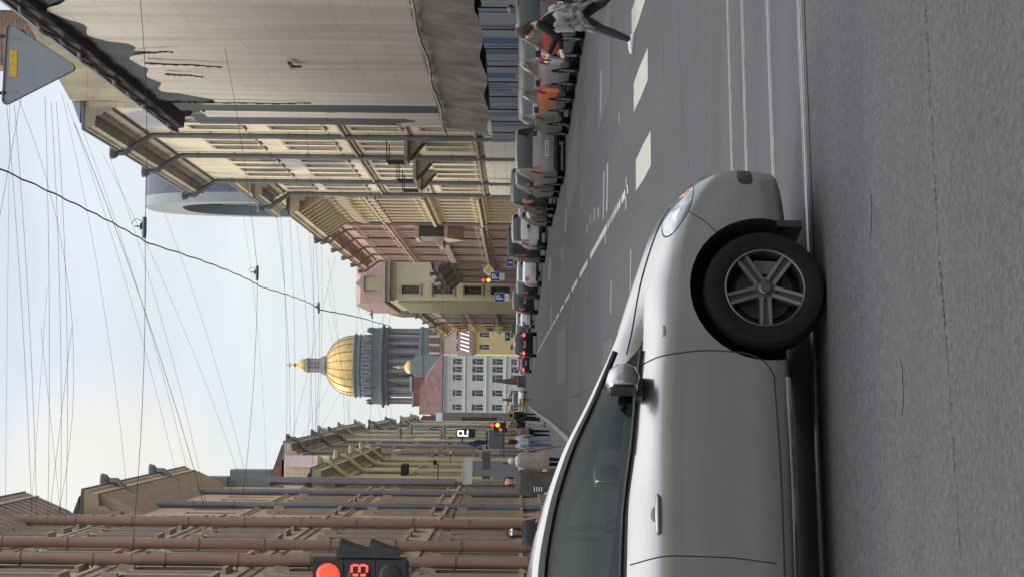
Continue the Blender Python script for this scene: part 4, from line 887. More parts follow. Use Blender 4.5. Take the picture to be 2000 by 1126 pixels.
# side-facing second head of the same post: two visors sticking out to the street
b = MB(); b.box(.165,.0,-.37,.222,.2,.215,0)
for z in (.187, -.096): 
    b.ext([(.223,-.02,z),(.312,-.02,z),(.312,-.02,z-.012),(.265,-.02,z-.13),(.235,-.02,z-.23),(.223,-.02,z-.26)], (0,0,0), (0,.2,0), 0)
b.build('side_head', M('signal_side', (.028,.03,.032), .5), s1_)
def pgrnd(iy, d, z=.14): X = 1126-iy; return PX(VY, iy, d).x
signal('traffic_light', tuple(PX(954,547,182)), .34, 'far traffic light on the right side over parked cars, red and amber together', 'rad', pole=.5, visors=False)
signal('traffic_light', tuple(PX(972,829,150)), .30, 'far traffic light on the left pavement, red and amber together', 'rad', pole=-.45, visors=False)
signal('traffic_light', tuple(PX(977.5,838,138)), .22, 'small far traffic light beside the left pavement one, only red lit', 'drd', pole=-.35, visors=False)

# ---------------------------------------------------------------- road signs
bluep = M('sign_blue', (.015,.07,.33), .45, var=.05); whs = M('sign_white', (.75,.75,.75), .5, var=.04); yel = M('sign_yellow', (.72,.45,.04), .5, var=.05); lime = M('sign_lime', (.55,.75,.08), .5, var=.05); redp = M('sign_red', (.5,.02,.02), .5, var=.05)
def letters(b, ch, cx, cz, h, t, y=-.03, m=1):
    w2 = h*.3
    if ch == 'P':
        b.box(cx-w2,y,cz-h/2,cx-w2+t,y+.01,cz+h/2,m); b.box(cx-w2+t,y,cz+h/2-t,cx+w2*.7,y+.01,cz+h/2,m); b.box(cx-w2+t,y,cz-t*.5,cx+w2*.7,y+.01,cz+t*.5,m); b.box(cx+w2*.7,y,cz+t*.2,cx+w2*.7+t,y+.01,cz+h/2-t*.4,m)
    if ch == 'T': b.box(cx-t/2,y,cz-h/2,cx+t/2,y+.01,cz+h*.22,m); b.box(cx-h*.3,y,cz+h*.221,cx+h*.3,y+.01,cz+h*.42,m+1)
    if ch == 'A': b.ext([(cx-h*.35,y,cz-h/2),(cx+h*.35,y,cz-h/2),(cx,y,cz+h/2)],(0,0,0),(0,.01,0),m)
def plate_sign(ix, iy, d, w, h, label, kind, extra=None, zpole=0, cat='road sign', name='road_sign', mats=None, rz=0):
    p = PX(ix, iy, d); r = empty(name, p, rz, label, cat)
    b = MB(); mats = mats or [bluep, whs, redp]
    if kind in ('P','T','A','B'):
        b.box(-w/2,-.02,-h/2,w/2,0,h/2,1); b.box(-w/2+.03,-.026,-h/2+.03,w/2-.03,-.021,h/2-.03,0)
        if kind != 'B': letters(b, kind, 0, 0, h*.68, h*.12)
    if kind == 'D':
        q = w/1.414; b.ext([(0,-.01,-q),(q,-.01,0),(0,-.01,q),(-q,-.01,0)],(0,0,0),(0,.02,0),1); q*=.72; b.ext([(0,-.02,-q),(q,-.02,0),(0,-.02,q),(-q,-.02,0)],(0,0,0),(0,.008,0),0)
    if kind == 'O':
        b.lathe([(0,0),(w/2,0),(w/2,.02)],20,(0,-.02,0),2,'y'); b.lathe([(0,0),(w*.34,0)],20,(0,-.03,0),1,'y')
    b.build('sign_face', mats, r)
    if extra:
        for (dz, ww, hh, mt2, ink) in extra:
            b = MB(); b.box(-ww/2,-.02,dz-hh/2,ww/2,0,dz+hh/2,0)
            for k in range(ink): x = -ww*.35+ww*.7*k/max(1,ink-1); b.box(x-ww*.05,-.028,dz-hh*.28,x+ww*.05,-.021,dz+hh*.28,1)
            b.build('sub_plate', [mt2, black], r)
    b = MB(); b.tube([(0,.04,-p.z+zpole),(0,.04,h/2+.1)], .035, 6); b.build('pole', M('pole_grey', (.13,.135,.14)), r)
    return r
plate_sign(967,540,168,.72,.72,'blue parking sign with a white plate beneath it, below the yellow diamond sign','P',extra=[(-.55,.55,.32,whs,3)])
plate_sign(976,580,196,.86,.86,'second blue parking sign P, farther down the street with a grey plate below','P',extra=[(-.65,.7,.36,whs,0)])
plate_sign(954,528,168.5,.62,.62,'yellow diamond priority road sign just above the parking sign','D',mats=[yel,whs,redp])
plate_sign(995.5,513,150,.56,.56,'blue dead end sign with white stem and red bar above the parked dark van','T')
plate_sign(977.5,642.5,330,.85,.85,'lime framed pedestrian crossing sign on the ochre yellow house','A',mats=[lime,bluep,redp])
plate_sign(967,643,331,.5,.5,'small orange diamond sign above the lime framed crossing sign','D',mats=[yel,whs,redp])
plate_sign(957,643,332,.35,.8,'narrow blue street name plate highest of the small far signs','B')
plate_sign(991.5,656,330,1.3,.8,'wide blue parking sign low in front of the ochre yellow house','P',extra=None)
plate_sign(1005,641,300,1.4,.8,'green notice panel right of the dark moving car','B',mats=[M('sign_green',(.03,.18,.05),.6),whs,redp])
plate_sign(987,819,300,.6,.55,'blue crossing sign on the left by the grey closing building','A')
plate_sign(1000,803,250,.62,.62,'orange round sign near the far left barrier','O',mats=[bluep,yel,redp])
plate_sign(990,833,200,.42,.42,'round white board with a red ring by the far left pavement','O')
plate_sign(960,880,135,.25,.9,'small grey information plate over the left pavement','B',mats=[zinc,whs,redp])

# things fixed to or standing by the left facades
def boxthing(name, label, cat, ix, iy, d, parts):
    p = PX(ix, iy, d); r = empty(name, p, 0, label, cat)
    for nm, mts, fn in parts:
        b = MB(); fn(b, p); b.build(nm, mts, r)
    return r
boxthing('shop_sign', 'white projecting shop sign over the left pavement on a grey bracket', 'sign', 914, 918, 118, [
    ('sign_box', [whitep], lambda b, p: (b.box(-.72,-.12,-.24,.7,.12,.24), b.box(-.72,-.14,.245,.7,.14,.29))),
    ('bracket', [zinc], lambda b, p: (b.box(-1.5,-.03,-.04,-.73,.03,.04), b.box(-.25,-.05,-1.3,.05,.05,-.245), b.box(-.45,-.05,-2.6,.35,.05,-1.305)))])
boxthing('hanging_sign', 'dark pharmacy style hanging sign with a grey cross and lattice on the left side', 'sign', 950, 908, 122, [
    ('sign_panel', [zinc, zincd], lambda b, p: (b.box(-.25,-.06,-.85,.25,.06,.85,0), b.box(-.75,-.07,-.22,.75,.07,.22,1), b.box(-.5,-.05,-1.7,.2,.05,-.86,1)))])
boxthing('awning', 'black shop awning sticking out over the left pavement', 'awning', 968, 850, 140, [
    ('canopy', [black], lambda b, p: (b.prof([(-.8,-.5),(.8,-.5),(.8,.55),(-.2,.4)], -.75, .35))),
    ('frame_bar', [iron], lambda b, p: b.box(-1.4,-.04,.5,.3,.04,.6)), ('frame_bar', [iron], lambda b, p: b.box(-1.4,-.04,-.56,.3,.04,-.51))])
boxthing('hanging_flag', 'dark blue flag hanging from a slanted pole on the left facades', 'flag', 935, 868, 135, [
    ('pole', [iron], lambda b, p: b.tube([(-.5,0,-.6),(.1,0,.75)], .02, 6)),
    ('cloth', [M('flag_blue',(.02,.03,.12),.8)], lambda b, p: b.ext([(.1,.0,.72),(.32,0,.1),(.28,0,-.7),(.05,0,-.35),(-.1,0,.2)],(0,0,0),(0,.03,0)))])
boxthing('lit_sign', 'black lantern sign with a glowing white figure on the left facades', 'sign', 903, 845, 145, [
    ('sign_case', [black], lambda b, p: (b.box(-.28,-.15,-.85,.28,.15,.38), b.box(-.6,-.03,-.05,-.281,.03,.05))),
    ('glowing_digit', [M('white_glow',(.9,1,1),emit=.95)], lambda b, p: [b.box(*q) for q in ((-.2,-.17,.22,.2,-.152,.32),(-.2,-.17,-.1,.2,-.152,0),(.1,-.17,.001,.2,-.152,.219),(-.2,-.17,.001,-.1,-.152,.219),(-.2,-.17,-.4,-.1,-.152,-.101),(-.05,-.17,-.4,.2,-.152,-.3))])])
boxthing('floodlight', 'small dark floodlight on a thin arm before the beige house', 'lamp', 855, 905, 120, [
    ('lamp_head', [iron], lambda b, p: b.box(-.05,-.08,.05,.2,.08,.25)), ('arm', [iron], lambda b, p: b.tube([(-.9,0,-.02),(.1,0,-.02),(.1,0,.1)], .025, 5))])
boxthing('security_camera', 'small white camera on the grey downpipe high on the left', 'camera', 880, 882, 110, [
    ('camera_body', [whitep], lambda b, p: b.box(-.06,-.15,-.05,.06,.12,.05)), ('arm', [iron], lambda b, p: b.tube([(-.5,0,0),(-.06,0,0)], .015, 5))])
for i, (ix, iy, d, sg, lab) in enumerate(((1000,780,330,1,'tall slender bronze lamp standard beside the white van'),(985,744,340,1,'pointed stone lamp standard before the grey building'))):
    p = PX(1010, iy, d); zt = PX(ix-18 if i == 0 else 962, iy, d).z
    r = empty('lamp_standard', (p.x, d, 0), 0, lab, 'street lamp')
    b = MB(); b.lathe([(.9,0),(.9,1.2),(.55,1.3),(.45,zt*.5),(.25,zt*.75),(.12,zt*.97)], 10); b.build('column', M('bronze_far', (.13,.10,.08), .7), r)
    b = MB(); b.ball((0,0,zt+.1), .28, 8); 
    if i == 0: b.ball((.7,0,zt*.72), .35, 8); b.ball((-.5,0,zt*.8), .3, 8)
    b.build('lamp_globe', M('globe', (.75,.66,.45), .4), r)
# yellow barrier and glowing lamp
br = empty('road_barrier', (PX(1040,793,215).x, 215, .0), 0, 'yellow folding works barrier standing at the far left kerb', 'barrier')
b = MB()
for z in (.35,.7,1.0): b.box(-.75,-.03,z,.75,.03,z+.16)
b.build('board', M('barrier_yellow', (.35,.27,.05), .6, var=.2), br)
b = MB()
for x in (-.7,.66): b.box(x,-.3,0,x+.05,-.25,1.15); b.box(x,.25,0,x+.05,.3,1.15); b.box(x,-.25,1.1,x+.05,.25,1.15)
b.build('leg', iron, br)
# ---------------------------------------------------------------- cars
def pchip(xs, ys, x):
    xs = np.array(xs, float); ys = np.array(ys, float); h = np.diff(xs); d = np.diff(ys)/h; m = np.zeros_like(ys)
    for i in range(1, len(xs)-1):
        if d[i-1]*d[i] > 0: w1, w2 = 2*h[i]+h[i-1], h[i]+2*h[i-1]; m[i] = (w1+w2)/(w1/d[i-1]+w2/d[i])
    m[0], m[-1] = d[0], d[-1]
    i = np.clip(np.searchsorted(xs, x)-1, 0, len(h)-1); t = (x-xs[i])/h[i]
    return ys[i]*(2*t**3-3*t**2+1)+h[i]*m[i]*(t**3-2*t**2+t)+ys[i+1]*(-2*t**3+3*t**2)+h[i]*m[i+1]*(t**3-t**2)
class Prof:
    def __init__(s, tab):
        tab = sorted(tab); s.u = [r[0] for r in tab]; s.c = list(zip(*[r[1:] for r in tab]))
    def at(s, u): return [float(pchip(s.u, c, u)) for c in s.c]       # wb zb zs wt zt wr zr zc
    def pts(s, u):
        wb, zb, zs, wt, zt, wr, zr, zc = s.at(u); hb = zs - zb
        return [(0,zb),(wb*.55,zb),(wb*.9,zb+.015),(wb*.975,zb+.09),(wb*.995,zb+hb*.45),(wb,zb+hb*.78),(wb*.99,zs),(wt,zt),((wt+wr)/2+.022*min(1,(zr-zt)*4),(zt+zr)/2),(wr,zr),(wr*.9,zr+(zc-zr)*.5),(wr*.5,zc-(zc-zr)*.12),(0,zc)]
def cr_(P, k):
    """Catmull-Rom through P with k steps a segment (corner kept at the belt)"""
    out = []; n = len(P)
    for i in range(n-1):
        p0 = P[max(i-1,0)]; p1 = P[i]; p2 = P[i+1]; p3 = P[min(i+2,n-1)]
        if i == 7: p0 = p1
        if i == 6: p3 = p2
        for j in range(k):
            t = j/k; out.append(tuple(.5*((2*b)+(-a+c)*t+(2*a-5*b+4*c-d)*t*t+(-a+3*b-3*c+d)*t**3) for a,b,c,d in zip(p0,p1,p2,p3)))
    out.append(P[-1]); return out
glass_dark = M('car_glass', (.012,.018,.018), .06, 0, var=.2, spec=.25)
rubm = rubber; chrome = M('chrome', (.6,.6,.6), .12, 1, var=.05)
tailr = M('tail_red', (.22,.008,.008), .15, 0, var=.15, coat=1, scale=8); heady = M('headlamp', (.42,.44,.46), .08, .5, var=.5, scale=9, coat=1)
wellm = M('wheel_well', (.006,.006,.006), .95)
plm = M('number_plate', (.6,.6,.58), .5, var=.06)
wheel_cache = {}
def wheel_parts(rad, wid, fancy=False, rimmat=None, style=5):
    """meshes for a wheel whose outer face looks to -y; centre at the origin"""
    key = (rad, wid, fancy, style)
    if key in wheel_cache: return wheel_cache[key]
    rimmat = rimmat or M('alloy', (.30,.30,.31), .35, .7, var=.12)
    rr = rad*.655
    b = MB(); n = 64 if fancy else 28
    b.lathe([(rr,.0),(rr+.012,-.006),(rad-.045,-.014),(rad-.018,-.006),(rad-.002,.03),(rad,.07),(rad,wid-.07),(rad-.02,wid),(rr,wid)], n, (0,0,0), 0, 'y'); ty = b.mesh('tyre', rubm, 45)
    b = MB(); b.lathe([(rr+.003,-.004),(rr-.004,-.006),(rr-.009,.0)], n, (0,0,0), 0, 'y'); b.lathe([(rr-.009,.0),(rr-.016,.03),(rr-.02,wid-.03)], n, (0,0,0), 2, 'y')
    ns = style
    for k in range(ns):
        a = 2*math.pi*k/ns - math.pi/2
        if fancy:
            i0 = len(b.v); b.v += [(-.028,.022,.04),(.028,.022,.04),(.030,.016,rr-.012),(-.030,.016,rr-.012),(-.028,.05,.04),(.028,.05,.04),(.030,.045,rr-.012),(-.030,.045,rr-.012)]
            for f in ((0,1,2,3),(7,6,5,4),(0,4,5,1),(1,5,6,2),(2,6,7,3),(3,7,4,0)): b.f.append(tuple(i0+q for q in f)); b.m.append(3)
            for q in range(i0, len(b.v)): x, y, z = b.v[q]; b.v[q] = (x*math.cos(a)+z*math.sin(a), y, -x*math.sin(a)+z*math.cos(a))
        for sgn in ((-1,1) if fancy else (0,)):
            w0, w1 = (.010,.008) if fancy else (.045,.035); off0, off1 = (.020*sgn,.024*sgn) if fancy else (0,0); r0, r1 = .045, rr-.012
            i0 = len(b.v); y0, y1 = .012, .004
            b.v += [(off0-w0, y0, r0),(off0+w0, y0, r0),(off1+w1, y1, r1),(off1-w1, y1, r1),(off0-w0*1.3, y0+.04, r0),(off0+w0*1.3, y0+.04, r0),(off1+w1*1.3, y1+.03, r1),(off1-w1*1.3, y1+.03, r1)]
            for f in ((0,1,2,3),(7,6,5,4),(0,4,5,1),(1,5,6,2),(2,6,7,3),(3,7,4,0)): b.f.append(tuple(i0+q for q in f)); b.m.append(1)
            for q in range(i0, len(b.v)): x, y, z = b.v[q]; b.v[q] = (x*math.cos(a)+z*math.sin(a), y, -x*math.sin(a)+z*math.cos(a))
    b.lathe([(0,-.006),(.026,-.006),(.032,.0),(.034,.012),(.062,.014),(.07,.03),(.07,.06)], 24, (0,0,0), 0, 'y')
    if fancy:
        for k in range(5): a = 2*math.pi*(k+.5)/5+.30; b.lathe([(0,.002),(.009,.002),(.01,.016)], 8, (.052*math.sin(a),0,.052*math.cos(a)), 2, 'y')
    ri = b.mesh('rim', [rimmat if not fancy else M('alloy_lip', (.11,.11,.115), .35, .8), rimmat if not fancy else M('alloy_dark', (.22,.22,.225), .3, .85, var=.15), black, M('alloy_groove', (.045,.045,.047), .5, .5)], 35)
    b = MB(); b.lathe([(.0,.075),(rr*.72,.075),(rr*.74,.085),(rr*.74,.1),(rr-.025,.11),(rr-.02,wid-.02),(0,wid-.02)], 32, (0,0,0), 0, 'y')
    if fancy: b.ext([(.08,.05,-.11),(.16,.05,-.07),(.165,.05,.05),(.10,.05,.09)], (0,0,0), (0,.03,0), 1)
    br_ = b.mesh('brake', [M('brake_disc', (.03,.03,.03), .5, .5), M('calliper', (.12,.12,.12), .4, .6)], 40)
    wheel_cache[key] = (ty, ri, br_); return wheel_cache[key]
def car(name, label, kind, pose, paintm, hero=False, group=None, lit=False, plate=True, stripe=None, cat='car'):
    """local: +x forward, origin on the ground under the front axle; pose=(x, y, rz)"""
    T = KINDS[kind]; P = Prof(T['tab']); u1, u0 = P.u[-1], P.u[0]; wr_ = T['wr']
    dense = hero; nst = 120 if hero else 54; k = 5 if hero else 3
    us = sorted(set(list(np.linspace(u0, u1, nst)) + [x for x in P.u]))
    root = empty(name, (pose[0], pose[1], 0), pose[2], label, cat, group)
    secs = [cr_(P.pts(u), k) for u in us]; n = len(secs[0])
    mats = [paintm, glass_dark, wellm, tailr, heady, black, stripe or paintm]
    b = MB(); full = []
    for u, s in zip(us, secs):
        full = [( u, v, z) for v, z in s] + [(u, -v, z) for v, z in reversed(s[1:-1])]; b.v += full
    m = len(full); beltI, roofI = 7*k, 9*k
    def cls(ua, ub, j):
        jj = j if j < n-1 else m-1-j
        um = (ua+ub)/2; v, z = secs[us.index(ua)][min(jj, n-1)]
        if jj < 2: return 5 if um < 99 else 5
        for (c, d) in T['side']:
            if c < um < d and beltI+max(1,k//3) <= jj < roofI-(2 if hero else max(1,k//3)): 
                return 1
        if hero and -3 < um < -.36 and (beltI <= jj < roofI) and jj-beltI < (-um-.33)/.22*10: return 5
        ws = T['wind']
        if ws[0] < um < ws[1] and jj >= roofI+1+(k > 3): return 1
        rw = T['rear']
        if rw[0] < um < rw[1] and jj >= roofI+1+(k > 3): return 1
        zz = z; 
        hl = T['head']
        if um > hl[0] and hl[1] < zz < hl[2] and abs(v) > hl[3]: return 4
        tl = T['tail']
        if um < tl[0] and tl[1] < zz < tl[2] and abs(v) > tl[3]: return 3
        if jj < 3*k+1: return 5 if (T.get('clad') or jj < 2*k) else 0
        if T.get('clad') and zz < T['clad']: return 5
        if stripe and .45 < zz < .95 and um < 0 and abs(v) > .5: return 6
        return 0
    for i in range(len(us)-1):
        for j in range(m):
            j2 = (j+1) % m; b.f.append((i*m+j, i*m+j2, (i+1)*m+j2, (i+1)*m+j)); b.m.append(cls(us[i], us[i+1], j))
    b.f.append(tuple(range(m))); b.m.append(0); b.f.append(tuple(reversed([ (len(us)-1)*m+q for q in range(m)]))); b.m.append(T.get('nosem', 0))
    me = b.mesh('car_body', mats)
    tmp = bpy.data.objects.new('tmp', me); C.objects.link(tmp)
    cut = MB(); R_ = wr_+T.get('arch', .07)
    for ux in (0, -T['wb']):
        for sg in (-1, 1):
            cyl = [(R_*math.cos(t), R_*math.sin(t)) for t in [2*math.pi*q/40 for q in range(40)]]
            y0, y1 = (sg*(T['w']-.30), sg*(T['w']+.15))
            cut.ext([(ux+x, y0, wr_+z) for x, z in cyl], (0,0,0), (0, y1-y0, 0), 2)
    cm_ = cut.mesh('cut', mats); bmx = __import__('bmesh').new(); bmx.from_mesh(cm_); __import__('bmesh').ops.recalc_face_normals(bmx, faces=bmx.faces); bmx.to_mesh(cm_); bmx.free()
    bmx = __import__('bmesh').new(); bmx.from_mesh(me); __import__('bmesh').ops.remove_doubles(bmx, verts=bmx.verts, dist=1e-5); __import__('bmesh').ops.recalc_face_normals(bmx, faces=bmx.faces); bmx.to_mesh(me); bmx.free()
    co = bpy.data.objects.new('cut', cm_); C.objects.link(co)
    md = tmp.modifiers.new('b', 'BOOLEAN'); md.operation = 'DIFFERENCE'; md.object = co; md.solver = 'EXACT'
    dg = bpy.context.evaluated_depsgraph_get(); ev = tmp.evaluated_get(dg).to_mesh()
    V = [tuple(v.co) for v in ev.vertices]; F = [(tuple(p.vertices), p.material_index, tuple(p.center)) for p in ev.polygons]
    tmp.evaluated_get(dg).to_mesh_clear(); bpy.data.objects.remove(tmp); bpy.data.objects.remove(co)
    groups = {}
    for f, mi, c in F:
        nm = {0:'body',1:'window',2:'body',3:'tail_light',4:'headlight',5:'body',6:'body'}[mi]
        sgn = 1 if c[1] > 0 else -1
        if mi == 1:
            nm = 'windscreen' if T['wind'][0] < c[0] < T['wind'][1]+.02 and abs(c[1]) < P.at(c[0])[5]*.93 else ('rear_window' if T['rear'][0]-.02 < c[0] < T['rear'][1] and abs(c[1]) < P.at(c[0])[5]*.93 else 'side_window')
            key = (nm, sgn if nm == 'side_window' else 0, int(c[0] > T['side'][0][0]) if nm == 'side_window' and len(T['side']) > 1 else 0)
        elif mi in (3,4): key = (nm, sgn, 0)
        else:
            key = ('body', 0, 0)
            if mi == 0:
                for q, (d0, d1, z0_, z1_) in enumerate(T.get('doors', [])):
                    if d0 < c[0] < d1 and z0_ < c[2] < z1_ and abs(c[1]) > .5: key = ('door', sgn, q)
        groups.setdefault(key, []).append((f, mi))
    if hero: mats = list(mats); mats[1] = tinted_glass('hero_glass', (.24,.36,.31))
    for (nm, a_, b_), fs in groups.items():
        idx = {}; g_ = MB()
        for f, mi in fs:
            nf = []
            for q in f:
                if q not in idx: idx[q] = len(g_.v); g_.v.append(V[q])
                nf.append(idx[q])
            g_.f.append(tuple(nf)); g_.m.append(mi)
        g_.build(nm, mats, root, smooth=38 if not hero else 32)
    ty, ri, brk = wheel_parts(wr_, .2, hero, style=5)
    for ux in (0, -T['wb']):
        for sg in (-1, 1):
            we = bpy.data.objects.new('wheel', None); C.objects.link(we); we.parent = root; we.location = (ux, sg*(T['w']-.012), wr_); we.rotation_euler.z = 0 if sg < 0 else math.pi
            put('tyre', ty, we); put('rim', ri, we)
            if hero or sg < 0: put('brake', brk, we)
    # mirrors
    for sg in (-1, 1):
        um = T['mirror'][0]; zm = T['mirror'][1]; wt = P.at(um)[3]
        if hero:
            ol = [(-.587,.985),(-.589,1.06),(-.585,1.128),(-.55,1.145),(-.50,1.132),(-.468,1.09),(-.462,1.04),(-.485,.995),(-.53,.975)]; b = MB(); no = len(ol)
            for v_, k_ in ((.84,.5),(.87,.86),(.91,.97),(.99,1),(1.04,.95),(1.07,.78),(1.085,.45),(1.087,.02)): b.v += [(-.53+(a_+.53)*k_, sg*v_, 1.06+(c_-1.06)*k_) for a_, c_ in ol]
            for i in range(7):
                for j in range(no): j2 = (j+1)%no; b.f.append((i*no+j, i*no+j2, (i+1)*no+j2, (i+1)*no+j)); b.m.append(1 if i < 1 else 0)
            b.box(-.60,sg*.80,.955,-.47,sg*.90,.99,1); b.box(-.597,sg*.9,1.0,-.5905,sg*1.05,1.12,1); b.build('mirror', [paintm, black], root, smooth=60); continue
        b = MB(); b.ball((um, sg*(wt+.115), zm+.015), .092, 14, 0, (.7,1.05,.74)); b.box(um-.03, sg*(wt-.02), zm-.05, um+.02, sg*(wt+.09), zm-.02, 1)
        b.box(um-.068, sg*(wt+.035), zm-.04, um-.05, sg*(wt+.195), zm+.078, 1); b.build('mirror', [paintm, black], root, smooth=60)
    ur = u0
    if plate:
        zp = T['plate']; b = MB(); x = ur+T.get('px', .0)-.012; b.box(x-.012,-.26,zp,x+.01,.26,zp+.115,0)
        for q in range(6): b.box(x-.015,-.21+q*.075,zp+.025,x-.0125,-.17+q*.075,zp+.09,1)
        b.build('number_plate', [plm, black], root)
    b = MB(); zb_ = T['tab'][0][2]; b.box(ur+.0,-.72,.27,ur+.12,.72,.34,0); b.build('rear_bumper_trim', [black], root)
    if T.get('rails'):
        for sg in (-1,1):
            b = MB(); ra, rb = T['rails']; q = [(u, sg*(P.at(u)[5]-.03), P.at(u)[6]+.055) for u in np.linspace(ra, rb, 8)]; q = [(q[0][0]-.05,q[0][1],q[0][2]-.05)]+q+[(q[-1][0]+.05,q[-1][1],q[-1][2]-.05)]; b.tube(q, .018, 6); b.build('roof_rail', chrome if hero else M('rail_grey', (.35,.35,.36), .35, .7), root)
    if lit:
        for sg in (-1,1): b = MB(); b.ball((ur+.03, sg*.68, T['tail'][1]+.1), .13, 10, 0, (.4,1.2,.8)); b.build('tail_light', M('brake_glow', (1,.06,.07), emit=3.2), root)
        b = MB(); b.box(T['rear'][0]+.22,-.16,T['top']-.13,T['rear'][0]+.27,.16,T['top']-.07); b.build('high_brake_light', M('brake_glow2', (1,.1,.09), emit=1.8), root)
    return root, P
